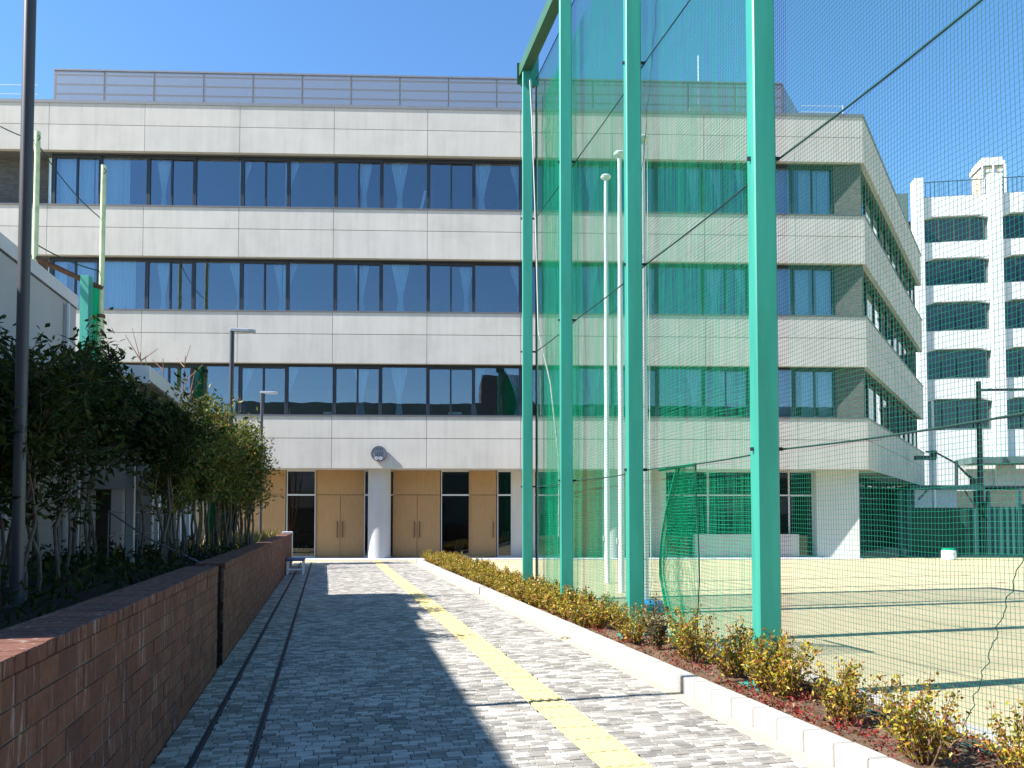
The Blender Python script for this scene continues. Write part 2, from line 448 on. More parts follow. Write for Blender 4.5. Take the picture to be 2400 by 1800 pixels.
# tactile strip: one tile each 0.3 m, four bars on each
tile = MB().box(-0.1465, 0.1465, -0.1475, 0.1475, 0, 0.026)
for i in range(4):
    x = -0.1125 + i*0.075
    tile.prism([(x-0.017,-0.138),(x+0.017,-0.138),(x+0.017,0.138),(x-0.017,0.138)], 0.0262, 0.031)
tm = tile.mesh('tactile_tile', TACT)
u = 2.6
while u < 27.3:
    if u < JU < u + 0.297:
        if JU - u > 0.05: put('tactile_tile', tm, path, (1.78, u + (JU-u)/2, 0.003), scale=(1, (JU-u-0.004)/0.297, 1))
        u = JU + 0.014; continue
    put('tactile_tile', tm, path, (1.78, u + 0.1485, 0.003 + R.uniform(-0.001,0.001)))
    u += 0.297

# ---- kerb
kerb = thing('kerb', 'pale concrete kerb of short blocks along the right edge of the path', 'kerb', P(0,0), ALPHA)
kb = MB().prism([(0,0),(0.15,0),(0.15,0.29),(0,0.29)], -0.1, 0.165).mesh('kerb_block', KERB, bevel=0.008)
MB().box(2.999, 3.135, 2.0, 26.4, -0.1, 0.155).build('kerb_core', JOINT, kerb)
u = 2.0
while u < 26.3:
    put('kerb_block', kb, kerb, (2.99, u, R.uniform(-0.002,0.002)))
    u += 0.30 if abs(u + 0.29 - JU) > 0.16 else 0.31

# ---- planting bed on the right, edging behind the net
bed = MB()
nu, nv = 90, 9
rows = []
vs = []; fs = []
for i in range(nu+1):
    for j in range(nv+1):
        vs.append((3.142 + (4.20-3.142)*j/nv, 1.5 + 24.9*i/nu, 0.09 + R.uniform(-0.02,0.025)*(0 < j < nv) - 0.02*(j==nv)))
for i in range(nu):
    for j in range(nv):
        a = i*(nv+1)+j; fs.append((a, a+1, a+nv+2, a+nv+1))
bo = bed.add(vs, fs).build('planting_bed', SOIL, None, loc=P(0,0), rz=ALPHA); tag(bo, 'brown soil strip between the kerb and the net', kind='structure')
edg = thing('edging', 'low pale concrete edging strip at the foot of the net', 'edging', P(0,0), ALPHA)
em = MB().box(0, 0.10, 0, 0.597, -0.1, 0.12).mesh('edging_block', KERB, bevel=0.006)
u = 1.5
while u < 26.0:
    put('edging_block', em, edg, (4.205, u, R.uniform(-0.006,0.004))); u += 0.6

# ------------------------------------------------------------------ main school building
TH = math.atan(0.034)
FY = 28.57
BL = thing('school_building', 'four storey grey concrete school with long ribbon windows at the end of the path', 'school', (0, FY, 0), TH)
ct, st = math.cos(TH), math.sin(TH)
def to_local(w):                                     # world plan point to building frame
    x, y = w[0], w[1] - FY
    return (x*ct + y*st, -x*st + y*ct)
def fx(x, y, dep=0.0):                               # photo pixel to facade coordinate on the plane 'dep' behind the facade
    a, b = ray(x, y)
    # point t*(a,1): local y = dep
    # -a t st + (t-FY) ct = dep
    t = (dep + FY*ct) / (ct - a*st)
    return (a*t)*ct + (t-FY)*st, CAMH + b*t          # (s, z)
def fz(y, x=781, dep=0.0): return fx(x, y, dep)[1]

BB = [fz(1097), fz(851), fz(604), fz(361)]           # bottoms of the concrete bands
BJ = [fz(1027), fz(783), fz(539), fz(302)]           # horizontal joints
BT = [fz(976), fz(732), fz(490), fz(253)]            # tops
S0 = -6.68; PW = 3.5
JS = [S0 + PW*k for k in range(-7, 6)]               # -31.18 .. 10.82
SCOR = 13.5                                          # front right corner
WL, WR = S0 - 3*PW, 12.45                            # ends of the window ribbon
side_ang = math.radians(90 - 34) - TH                # direction of the side front in the building frame
SD = (math.cos(side_ang), math.sin(side_ang))        # along the side, away from the corner
SNI = (-SD[1], SD[0])                                # inward normal of the side
SLEN = 18.8
CO = (SCOR, 0.0)
def side_pt(t, d): return (CO[0] + SD[0]*t + SNI[0]*d, CO[1] + SD[1]*t + SNI[1]*d)
def corner_at(d):                                    # corner of the outline set back d on both faces
    # intersection of y=d and the side line set back d
    ox, oy = CO[0] + SNI[0]*d, CO[1] + SNI[1]*d
    t = (d - oy) / SD[1]
    return (ox + SD[0]*t, d)
JG = 0.0075
# panels on the front, each a piece of its own
def front_panel(s0, s1, z0, z1):
    MB().box(s0+JG, s1-JG, 0, 0.18, z0+JG*1.3, z1-JG*1.3).build('panel', CONC, BL)
c18 = corner_at(0.18)
for b in range(4):
    for (z0, z1) in ((BB[b], BJ[b]), (BJ[b], BT[b])):
        z0b = z0 - (JG*1.3 if z0 == BB[b] else 0); z1b = z1 + (JG*1.3 if z1 == BT[b] else 0)
        for k in range(len(JS)):
            s0 = JS[k]; s1 = JS[k+1] if k+1 < len(JS) else None
            if s0 < -25: continue
            if s1 is not None: front_panel(s0, s1, z0b, z1b)
            else:
                MB().prism([(s0+JG,0),(SCOR,0),c18,(s0+JG,0.18)], z0b+JG*1.3, z1b-JG*1.3).build('panel', CONC, BL)
        # side panels
        nside = 5; L = SLEN/nside
        for i in range(nside):
            t0 = 0.0 if i == 0 else i*L + JG; t1 = (i+1)*L - JG
            if i == 0:
                p = [CO, side_pt(t1,0), side_pt(t1,0.18), c18]
            else:
                p = [side_pt(t0,0), side_pt(t1,0), side_pt(t1,0.18), side_pt(t0,0.18)]
            MB().prism(p, z0b+JG*1.3, z1b-JG*1.3).build('panel', CONC, BL)
# backing slab of each band: floor, ceiling and spandrel in one solid
def outline(d, back=13.0, left=-24.15):
    c = corner_at(d)
    e = side_pt(SLEN, d); e2 = (e[0]-6.0, e[1]+1.0)
    return [(left, d), c, e, e2, (left, e2[1])]
for b in range(4):
    MB().prism(outline(0.182), BB[b]+0.01, BT[b]-0.02).build('floor_slab', CONC_D if b else WHITEC, BL)
# metal sills / caps on top of each band
for b in range(4):
    dz = 0.055 if b < 3 else 0.12
    o = corner_at(-0.03); e = side_pt(SLEN+0.02, -0.03); oi = corner_at(0.36); ei = side_pt(SLEN+0.02, 0.36)
    MB().prism([(-24.15,-0.03), o, oi, (-24.15,0.36)], BT[b], BT[b]+dz).build('sill' if b < 3 else 'roof_cap', SILL if b < 3 else CAPD, BL)
    MB().prism([o, e, ei, oi], BT[b]+0.0005, BT[b]+dz-0.0005).build('sill' if b < 3 else 'roof_cap', SILL if b < 3 else CAPD, BL)

# window ribbon
REC = 0.33
curt_px = [  # photo columns (2212 wide copy) of curtains: (x, tied?, width m, mirrored half)
    [(125,0,.75),(150,0,.75),(180,0,.75),(235,0,1.0),(262,0,.6),(353,1,.5),(530,2,.45),(630,2,.5),(787,1,.55),(863,1,.6),(1040,1,.7),(1114,3,.4),(1278,1,.6),(1500,1,.6),(1545,3,.4),(1600,3,.4),(1690,0,.8),(1745,0,.7),(1778,0,.5)],
    [(122,0,.7),(180,0,.75),(240,0,.8),(275,0,.6),(352,1,.5),(507,3,.4),(625,2,.5),(600,3,.3),(780,1,.55),(865,1,.65),(1007,1,.5),(1116,3,.5),(1275,1,.6),(1412,2,.4),(1543,1,.6),(1602,3,.5),(1690,0,.8),(1730,0,.6),(1780,0,.6)],
    [(420,2,.4),(530,2,.55),(628,2,.5),(780,1,.55),(862,1,.6),(1032,2,.5),(1110,3,.55),(1283,1,.5),(1500,1,.6),(1565,3,.5),(1690,0,.8),(1745,0,.5),(1785,0,.6)],
]
def curtain_mesh(kind, w, h):
    nx, nz = 18, 10; vs = []; fs = []
    for j in range(nz+1):
        t = j/nz                                     # 0 bottom .. 1 top
        if kind == 0: a, b = -0.5, 0.5
        else:
            k = 0.28 + 0.72*min(1, abs(t-0.28)/0.62)**1.3 if t > 0.28 else 0.28 + 0.22*(0.28-t)/0.28
            if kind == 1: a, b = -0.5*k, 0.5*k
            elif kind == 2: a, b = -0.5, -0.5 + k
            else: a, b = 0.5 - k, 0.5
        for i in range(nx+1):
            q = i/nx
            vs.append(((a + (b-a)*q)*w, 0.028*math.sin(q*math.pi*9), t*h))
    for j in range(nz):
        for i in range(nx):
            n = j*(nx+1)+i; fs.append((n, n+1, n+nx+2, n+nx+1))
    return MB().add(vs, fs).mesh('curtain', CURT, smooth=True)
cm_cache = {}
for fl in range(3):
    z0, z1 = BT[fl] + 0.056, BB[fl+1] - 0.002
    wins = []
    k = 0; s = WL
    while s < WR - 0.5:
        e = min(s + PW/2, WR)
        slider = (k % 2 == 0)
        fr = MB(); ft = 0.075 if slider else 0.045
        y0, y1 = REC, REC + 0.10
        top = 0.13 if slider else 0.07
        fr.box(s+0.004, s+0.004+ft, y0, y1, z0, z1).box(e-0.004-ft, e-0.004, y0, y1, z0, z1)
        fr.box(s+0.004+ft, e-0.004-ft, y0, y1, z0, z0+0.07).box(s+0.004+ft, e-0.004-ft, y0, y1, z1-top, z1)
        w = fr.build('window', FRAME, BL)
        a, c = s+0.004+ft, e-0.004-ft
        if slider:
            m = (a+c)/2
            MB().box(m-0.03, m+0.03, y0+0.02, y1-0.005, z0+0.07, z1-top).build('stile', FRAME, w)
            MB().box(a, m-0.03, y0+0.05, y0+0.056, z0+0.07, z1-top).build('pane', GLASS, w)
            MB().box(m+0.03, c, y0+0.07, y0+0.076, z0+0.07, z1-top).build('pane', GLASS, w)
        else:
            MB().box(a, c, y0+0.05, y0+0.056, z0+0.07, z1-top).build('pane', GLASS, w)
        wins.append((s, e, w)); s = e; k += 1
    ymid = (360 + 222*(2-fl)) * K + 40
    for (cx_, kind, wd) in curt_px[2-fl] if False else curt_px[2-fl]:
        sc, _ = fx(cx_*K, ymid, 0.55)
        for (a, b, w) in wins:
            if a <= sc < b:
                key = (kind, wd, fl)
                if key not in cm_cache: cm_cache[key] = curtain_mesh(kind, wd, z1 - z0 - 0.05)
                put('curtain', cm_cache[key], w, (sc, REC + 0.24 + R.uniform(0,0.05), z0+0.03))
                break
    # dark room behind: back wall and cross walls
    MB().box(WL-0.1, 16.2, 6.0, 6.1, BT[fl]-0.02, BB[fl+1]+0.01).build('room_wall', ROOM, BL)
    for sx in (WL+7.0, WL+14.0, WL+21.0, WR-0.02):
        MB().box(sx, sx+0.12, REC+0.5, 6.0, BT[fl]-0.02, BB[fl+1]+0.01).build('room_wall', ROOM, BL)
    # oblique tiled wall at the right end and recessed wall at the left end
    cR = corner_at(0.09)
    MB().prism([(WR+0.01, REC+0.02), (cR[0]-0.03, 0.10), (cR[0]+0.12, 0.32), (WR+0.01, REC+0.35)], BT[fl]+0.056, BB[fl+1]-0.002).build('tiled_wall', TILEW, BL)
    MB().box(-24.1, WL-0.02, 0.85, 1.05, BT[fl]+0.002, BB[fl+1]+0.008).build('tiled_wall', TILEW, BL)
    MB().box(WL-0.06, WL-0.005, REC, 0.85, BT[fl]+0.056, BB[fl+1]-0.002).build('return_wall', FRAME, BL)
    # side windows
    nside = 10; L = (SLEN-0.6)/nside
    for i in range(nside):
        t0 = 0.6 + i*L; t1 = t0 + L
        w = MB()
        def sb(mb, a, b, d0, d1, za, zb): mb.prism([side_pt(a,d0), side_pt(b,d0), side_pt(b,d1), side_pt(a,d1)], za, zb)
        sb(w, t0, t0+0.06, REC, REC+0.1, z0, z1); sb(w, t1-0.06, t1-0.003, REC, REC+0.1, z0, z1)
        sb(w, t0+0.06, t1-0.06, REC, REC+0.1, z0, z0+0.07); sb(w, t0+0.06, t1-0.06, REC, REC+0.1, z1-0.07, z1)
        wo_ = w.build('window', FRAME, BL)
        pn = MB(); sb(pn, t0+0.06, t1-0.06, REC+0.05, REC+0.056, z0+0.07, z1-0.07); pn.build('pane', GLASS, wo_)
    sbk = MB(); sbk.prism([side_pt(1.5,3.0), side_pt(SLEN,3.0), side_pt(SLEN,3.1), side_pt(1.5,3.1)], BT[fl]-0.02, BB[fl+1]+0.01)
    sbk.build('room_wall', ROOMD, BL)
    if fl == 0:
        for t in (2.2, 2.6, 5.6, 5.85):             # white pipes standing behind the side glass
            p = side_pt(t, 0.75); MB().lathe([(0.05, z0), (0.05, z0+0.9)], 10, p).build('pipe', WHITE, BL, smooth=True)

# small things on the window sills inside
for (cx_, cy_, w_, h_, nm) in ((865,443,0.75,0.09,'paper_pile'), (916,425,0.10,0.62,'leaning_board'), (703,445,0.28,0.07,'paper_pile'), (708,888,0.3,0.09,'paper_pile'), (983,887,0.5,0.10,'paper_pile'), (1272,862,0.35,0.3,'paper_pile'), (1494,884,0.2,0.22,'notice')):
    s_, z_ = fx(cx_*K, cy_*K, 0.52)
    zb = min([BT[i]+0.056 for i in range(3)], key=lambda q: abs(q-(z_-h_/2)))
    mb = MB().box(s_-w_/2, s_+w_/2, 0.46, 0.62, zb+0.09, zb+0.09+h_)
    if nm == 'leaning_board': mb = MB().bar((s_-0.14,0.5,zb+0.05), (s_+0.06,0.5,zb+0.9), 0.10, 0.03)
    mb.build(nm, WHITE, BL)

# emblem on the first band
es, ez = fx(889, 1064)
em_disc = MB()
nseg = 40
def disc(mb, r, y0, y1, cx=0, cz=0, n=40):
    vs = [(cx + r*math.cos(2*math.pi*i/n), y, cz + r*math.sin(2*math.pi*i/n)) for y in (y0, y1) for i in range(n)]
    mb.add(vs, [tuple(range(n)), tuple(range(n, 2*n))[::-1]] + [(i, n+i, n+(i+1)%n, (i+1)%n) for i in range(n)])
def ring(mb, r0, r1, y0, y1, cx=0, cz=0, n=40):
    vs = []
    for y in (y0, y1):
        for r in (r0, r1):
            vs += [(cx + r*math.cos(2*math.pi*i/n), y, cz + r*math.sin(2*math.pi*i/n)) for i in range(n)]
    fs = []
    for i in range(n):
        j = (i+1) % n
        fs += [(i, j, n+j, n+i), (2*n+i, 3*n+i, 3*n+j, 2*n+j), (i, 2*n+i, 2*n+j, j), (n+i, n+j, 3*n+j, 3*n+i)]
    mb.add(vs, fs)
disc(em_disc, 0.275, -0.115, -0.05)
emb = em_disc.build('emblem', EMBL, BL, loc=(es, 0, ez)); emb['label'] = 'round grey metal school emblem standing off the wall'
rim = MB(); ring(rim, 0.255, 0.285, -0.13, -0.045); rim.build('rim', EMBL_D, emb)
rel = MB()
for i in range(-1, 3):                              # rows of bars, as the photograph shows
    rel.box(-0.135+0.085*(i+1)-0.014, -0.135+0.085*(i+1)+0.014, -0.135, -0.116, 0.02, 0.085)
for x in (-0.12, -0.06, 0.03, 0.09): rel.box(x-0.02, x+0.02, -0.135, -0.116, -0.10, -0.02)
rel.box(-0.16, 0.16, -0.132, -0.116, -0.008, 0.006)
for k in range(5):
    a = math.radians(90 + (k-2)*26)
    rel.bar((0.13*math.cos(a), -0.125, 0.11+0.02*math.sin(a)), (0.17*math.cos(a), -0.125, 0.10+0.13*math.sin(a)), 0.022, 0.018)
rel.build('relief', EMBL_D, emb)
cir = MB(); ring(cir, 0.028, 0.06, -0.137, -0.116, -0.085, -0.165, 20); ring(cir, 0.028, 0.06, -0.137, -0.116, 0.07, -0.165, 20)
cir.build('relief', TRIM, emb)
for (x, z) in ((-0.15,0.15),(0.15,0.15),(0,-0.2)): MB().box(x-0.015, x+0.015, -0.05, 0.0, z-0.015, z+0.015).build('standoff', EMBL_D, emb)

# ground floor: recessed entrance wall
DD = 1.35
ZT = fz(1160, 889, DD)                               # transom height
Z0 = 0.03; Z1 = BB[0] + 0.005
def gs(x): return fx(x, 1230, DD)[0]
MB().prism([(-24.1,-0.25),(13.2,-0.25),(13.4,3.0),(-24.1,3.0)], -0.1, Z0).build('entrance_floor', COLC, BL)
def wood_panel(x0, x1, name='wood_panel'):
    a, b = gs(x0), gs(x1)
    MB().box(a+0.006, b-0.006, DD, DD+0.06, ZT+0.012, Z1).build(name, WOOD, BL)
    return a, b
def solid_wood(x0, x1):
    a, b = wood_panel(x0, x1)
    MB().box(a+0.006, b-0.006, DD, DD+0.06, Z0, ZT).build('wood_panel', WOOD, BL)
def door(x0, x1, leafs, handle_side=None):
    a, b = wood_panel(x0, x1)
    MB().box(a-0.03, a+0.004, DD-0.03, DD+0.08, Z0, Z1).build('door_post', FRAME if False else WOOD, BL)
    n = leafs; w = (b-a)/n
    for i in range(n):
        l = MB().box(a+i*w+0.008, a+(i+1)*w-0.008, DD+0.012, DD+0.058, Z0+0.012, ZT-0.006).build('door', WOOD, BL)
        if n == 2: hx = a + w + (-0.10 if i == 0 else 0.10)
        else: hx = a + w - 0.13
        hz0, hz1 = fz(1222, 889, DD), fz(1260, 889, DD)
        h = MB().tube([(hx, DD-0.045, hz1), (hx, DD-0.045, hz0)], 0.02, 8)
        h.box(hx-0.012, hx+0.012, DD-0.045, DD+0.012, hz0-0.06, hz0-0.035).box(hx-0.012, hx+0.012, DD-0.045, DD+0.012, hz1+0.035, hz1+0.06)
        h.build('handle', HANDLE, l)
def glazing(x0, x1, lower=True):
    a, b = gs(x0), gs(x1)
    f = MB()
    f.box(a+0.003, a+0.035, DD+0.0, DD+0.08, Z0, Z1).box(b-0.035, b-0.003, DD, DD+0.08, Z0, Z1)
    f.box(a+0.035, b-0.035, DD, DD+0.08, Z0, Z0+0.05).box(a+0.035, b-0.035, DD, DD+0.08, Z1-0.05, Z1)
    f.box(a+0.035, b-0.035, DD-0.01, DD+0.08, ZT-0.03, ZT+0.03)
    w = f.build('window', TRIM, BL)
    MB().box(a+0.035, b-0.035, DD+0.03, DD+0.036, Z0+0.05, ZT-0.03).build('pane', GLASS_D, w)
    MB().box(a+0.035, b-0.035, DD+0.03, DD+0.036, ZT+0.03, Z1-0.05).build('pane', GLASS_D, w)
def plain_wall(x0, x1, mat=CONC):
    a, b = gs(x0), gs(x1)
    MB().box(a+0.002, b-0.002, DD+0.005, DD+0.2, Z0, Z1).build('wall', mat, BL)
solid_wood(560, 669); glazing(671, 739); door(741, 853, 2); glazing(853, 923); door(923, 1032, 2)
glazing(1033.5, 1101); door(1101, 1164, 1); glazing(1165.6, 1199.5); plain_wall(1199.5, 1252)
glazing(1252, 1335); solid_wood(1335, 1412); plain_wall(1412, 1450); plain_wall(1450, 1560, CONC)
glazing(1560, 1660); glazing(1660, 1780); glazing(1780, 1850); glazing(1850, 1912)
plain_wall(60, 250, CONC); glazing(250, 400); glazing(400, 558)
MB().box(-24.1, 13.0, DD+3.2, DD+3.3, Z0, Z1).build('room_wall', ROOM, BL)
for cxp in (889, 1437):
    a = fx(cxp, 1230, 0.93)[0]
    MB().lathe([(0.43, Z0), (0.43, BB[0]+0.01)], 40, (a, 0.93)).build('column', COLC, BL, smooth=True)
# notice panel and low bench wall behind the glass on the right
a, b = gs(1680), gs(1775); MB().box(a, b, DD+0.6, DD+0.65, fz(1245,889,DD), fz(1122,889,DD)).build('white_panel', WHITE, BL)
a, b = gs(1622), gs(1862); MB().box(a, b, DD-0.45, DD-0.05, Z0, 0.92).build('low_wall', CONC, BL)
# chairs stacked behind the glass, seen as dark and light clutter
for (x, w_, h_, m_) in ((1062, 0.5, 0.55, FRAME), (1075, 0.35, 0.5, WHITE), (1182, 0.28, 0.75, WHITE), (700, 0.5, 0.3, WHITE), (716, 0.35, 0.2, FRAME)):
    a = gs(x); zb = Z0 if m_ is not WHITE else Z0 + 0.1
    mb = MB().box(a-w_/2, a+w_/2, DD+0.5, DD+0.8, zb, zb+h_*0.5)
    for q in (-0.4, -0.1, 0.2, 0.4): mb.bar((a+q*w_, DD+0.48, zb+h_*0.5), (a+q*w_+0.1, DD+0.48, zb+h_*1.2), 0.03)
    mb.build('stored_rack', m_, BL)
# oblique white wall at the right end
a0 = fx(1915, 1230, 0.9); a1 = fx(2014, 1230, 0.42)
MB().prism([(a0[0], 0.92), (a1[0], 0.42), (a1[0]+0.02, 0.75), (a0[0], 1.4)], Z0, Z1).build('wall', WHITEC, BL)
# ground floor side: dark glazing under the overhang
w = MB()
for i in range(9):
    t0 = 1.2 + i*1.95
    f = MB(); f.prism([side_pt(t0,1.2), side_pt(t0+0.07,1.2), side_pt(t0+0.07,1.3), side_pt(t0,1.3)], Z0, Z1)
    f.prism([side_pt(t0+0.07,1.2), side_pt(t0+1.95,1.2), side_pt(t0+1.95,1.3), side_pt(t0+0.07,1.3)], ZT-0.03, ZT+0.03)
    wi = f.build('window', FRAME, BL)
    MB().prism([side_pt(t0+0.07,1.24), side_pt(t0+1.945,1.24), side_pt(t0+1.945,1.246), side_pt(t0+0.07,1.246)], Z0, ZT-0.03).build('pane', GLASS_D, wi)
    MB().prism([side_pt(t0+0.07,1.24), side_pt(t0+1.945,1.24), side_pt(t0+1.945,1.246), side_pt(t0+0.07,1.246)], ZT+0.03, Z1).build('pane', GLASS_D, wi)
MB().prism([side_pt(0.5,3.6), side_pt(SLEN,3.6), side_pt(SLEN,3.7), side_pt(0.5,3.7)], Z0, Z1).build('room_wall', ROOMD, BL)

# roof: perforated screen with posts and rails
SY = 1.2
sL = fx(127, 200, SY)[0]; sR = fx(1834, 225, SY)[0]
zS = fx(781, 177, SY)[1]; zR = BT[3] + 0.05
MB().prism(outline(0.37), BT[3]-0.02, BT[3]+0.06).build('roof_deck', CAPD, BL)
npan = int(round((sR-sL)/1.88)); pw = (sR-sL)/npan
for i in range(npan+1):
    MB().box(sL+i*pw-0.035, sL+i*pw+0.035, SY+0.02, SY+0.10, zR, zS).build('screen_post', RAIL, BL)
for i in range(npan):
    pn = MB().box(sL+i*pw+0.012, sL+(i+1)*pw-0.012, SY, SY+0.012, zR+0.1, zS).build('screen_panel', SCREEN, BL)
    r = MB()
    for q in range(5):
        z = zR + 0.25 + (zS-zR-0.4)*q/4
        r.box(sL+i*pw+0.036, sL+(i+1)*pw-0.036, SY+0.03, SY+0.08, z-0.025, z+0.025)
    r.build('rail', RAIL, pn)
MB().box(sL-0.02, sR+0.02, SY-0.01, SY+0.13, zS, zS+0.06).build('screen_cap', RAIL, BL)
# the return of the screen parallel to the side front
for i in range(8):
    q0 = (sR + SD[0]*(i*1.9), SY + SD[1]*(i*1.9)); q1 = (sR + SD[0]*((i+1)*1.9-0.02), SY + SD[1]*((i+1)*1.9-0.02))
    MB().prism([q0, q1, (q1[0]+SNI[0]*0.02, q1[1]+SNI[1]*0.02), (q0[0]+SNI[0]*0.02, q0[1]+SNI[1]*0.02)], zR+0.1, zS).build('screen_panel', SCREEN, BL)
# machinery behind the screen
for (x0, x1, h) in ((945,1020,.62),(1060,1125,.62),(1490,1530,.8),(740,800,.35),(830,860,.35),(1290,1330,.5)):
    a, b = fx(x0*K, 200, SY+1.5)[0], fx(x1*K, 200, SY+1.5)[0]
    MB().box(a, b, SY+1.5, SY+2.6, zR, zR+0.2+(zS-zR)*h).build('roof_unit', EQUIP, BL)
a = fx(1508*K, 150, 3.0)[0]
MB().tube([(a, 3.0, zR), (a, 3.0, fx(1508*K, 120*K, 3.0)[1])], [0.035, 0.02], 8).build('mast', WHITE, BL)
for zz in (0.45, 0.8):                               # thin roof safety wires at both ends
    MB().tube([(-24, 0.35, zR+zz), (sL-0.1, 0.35, zR+zz)], 0.012, 5).build('roof_rail', TRIM, BL)
    MB().tube([(sR+0.4, 0.35, zR+zz*0.7), (SCOR-0.6, 0.35, zR+zz*0.7)], 0.012, 5).build('roof_rail', TRIM, BL)
for s_ in (-22, -20, -18, SCOR-0.6): MB().tube([(s_, 0.35, zR-0.02), (s_, 0.35, zR+0.85*(0.7 if s_ > 0 else 1))], 0.015, 5).build('roof_rail_post', TRIM, BL)

# ------------------------------------------------------------------ white building on the right, further back
CD = 52.0
cp = at(2150, 1216, CD)
CR = math.radians(-9.0)                              # its front comes nearer towards the right
CB = thing('white_office_block', 'white five storey block with wide dark windows on the far right', 'building', (cp.x, cp.y, 0), CR)
def cl(x, y, dep=0.0):                               # pixel to (s, z) on the front of that block
    a, b = ray(x, y)
    c, s = math.cos(CR), math.sin(CR)
    # world = cp + s_*(c,s) + d*(-s,c);  ray t*(a,1)
    # d = -(t a - cp.x) s + (t - cp.y) c = dep
    t = (dep - cp.x*s + cp.y*c) / (c - a*s)
    return ((t*a-cp.x)*c + (t-cp.y)*s, CAMH + b*t)
zc = lambda y: cl(2240, y)[1]
rows_ = [(505,566),(603,667),(706,775),(817,888),(934,1008)]
pil = [(cl(2146,700)[0], cl(2166,700)[0]), (cl(2322,700)[0], cl(2350,700)[0]), (cl(2506,700)[0], cl(2534,700)[0]), (cl(2690,700)[0], cl(2718,700)[0])]
ztop = zc(459)
for i, (a, b) in enumerate(pil):
    MB().box(a, b, -0.25, 0.6, 0, ztop + 1.3).build('pilaster', CBWHITE, CB)
for i in range(3):
    a, b = pil[i][1], pil[i+1][0]
    zs = [ztop] + [zc(v) for r in rows_ for v in r] + [0.0]
    for k in range(0, len(zs), 2):
        MB().box(a, b, 0.0, 0.5, zs[k+1], zs[k]).build('spandrel', CBWHITE, CB)
    for (yt, yb) in rows_:
        zt, zb = zc(yt), zc(yb)
        w = MB()
        w.prism([(a+0.001,0.30),(a+0.12,0.30),(a+0.12,0.40),(a+0.001,0.40)], zb, zt).prism([(b-0.12,0.30),(b-0.001,0.30),(b-0.001,0.40),(b-0.12,0.40)], zb, zt)
        w.box(a+0.12, b-0.12, 0.3, 0.4, zb, zb+0.14).box(a+0.12, b-0.12, 0.3, 0.4, zt-0.14, zt)
        wo_ = w.build('window', MASK_GREY, CB)
        nm_ = 4
        for q in range(nm_):
            s0 = a+0.12 + (b-a-0.24)*q/nm_; s1 = a+0.12 + (b-a-0.24)*(q+1)/nm_
            MB().box(s0+0.03, s1-0.03, 0.34, 0.35, zb+0.14, zt-0.14).build('pane', GLASS_D, wo_)
        ca = 0.36                                    # clipped upper corners of the opening
        for (x, sg) in ((a+0.001, 1), (b-0.001, -1)):
            hh = MB(); hh.add([(x,0.02,zt),(x+sg*ca*2.2,0.02,zt),(x,0.02,zt-ca*0.55),(x,0.29,zt),(x+sg*ca*2.2,0.29,zt),(x,0.29,zt-ca*0.55)], [(0,1,2),(3,5,4),(0,3,4,1),(1,4,5,2),(2,5,3,0)])
            hh.build('window_haunch', CBWHITE, CB)
    # roof rail
    rl = MB().box(a+0.02, b-0.02, 0.3, 0.34, ztop+1.15, ztop+1.2).box(a+0.02, b-0.02, 0.3, 0.34, ztop+0.1, ztop+0.14)
    n_ = int((b-a)/0.28)
    for q in range(n_+1): rl.box(a+0.02+(b-a-0.08)*q/n_, a+0.05+(b-a-0.08)*q/n_, 0.3, 0.33, ztop+0.14, ztop+1.15)
    rl.build('roof_railing', DARKSTEEL, CB)
MB().box(pil[0][0], pil[3][1], 3.0, 9.0, 0, ztop-0.5).build('core_wall', ROOMD, CB)
for r in rows_: MB().box(pil[0][0]+0.01, pil[3][1], 0.5, 3.0, zc(r[1])-1.6, zc(r[1])-0.05).build('floor_slab', CBWHITE, CB)
# darker side wing seen between the two buildings
MB().box(pil[0][0]-7.0, pil[0][0]-0.02, 1.0, 8.0, 0, zc(432)).build('side_wing', MASK_GREY, CB)
# rooftop cooling tower
t0, t1 = cl(2322, 400)[0], cl(2380, 400)[0]
ctw = MB().box(t0+0.1, t1-0.1, 1.5, 3.2, zc(455), zc(374)).build('cooling_tower', BEIGE, CB)
MB().box(t0+0.0, t1-0.0, 1.4, 3.3, zc(372), zc(362)).build('tower_rim', CBWHITE, ctw)
MB().box(t0+0.12, t1-0.12, 1.5, 3.2, zc(362)+0.001, zc(352)).build('fan_housing', CBWHITE, ctw)
for q in range(7): MB().box(t0+0.15, t1-0.15, 1.44, 1.499, zc(450)+(zc(378)-zc(450))*q/7, zc(450)+(zc(378)-zc(450))*(q+0.55)/7).build('louvre', TRIM, ctw)
for q in (0.02, 0.5, 0.98): MB().box(t0+(t1-t0)*q-0.06, t0+(t1-t0)*q+0.06, 1.34, 1.4, zc(470), zc(372)).build('tower_leg', CBWHITE, ctw)
# low eave and entrance block in front of it
MB().box(cl(2240,1100)[0], pil[3][1], -2.5, -0.26, zc(1092), zc(1078)).build('eave', MASK_GREY, CB)

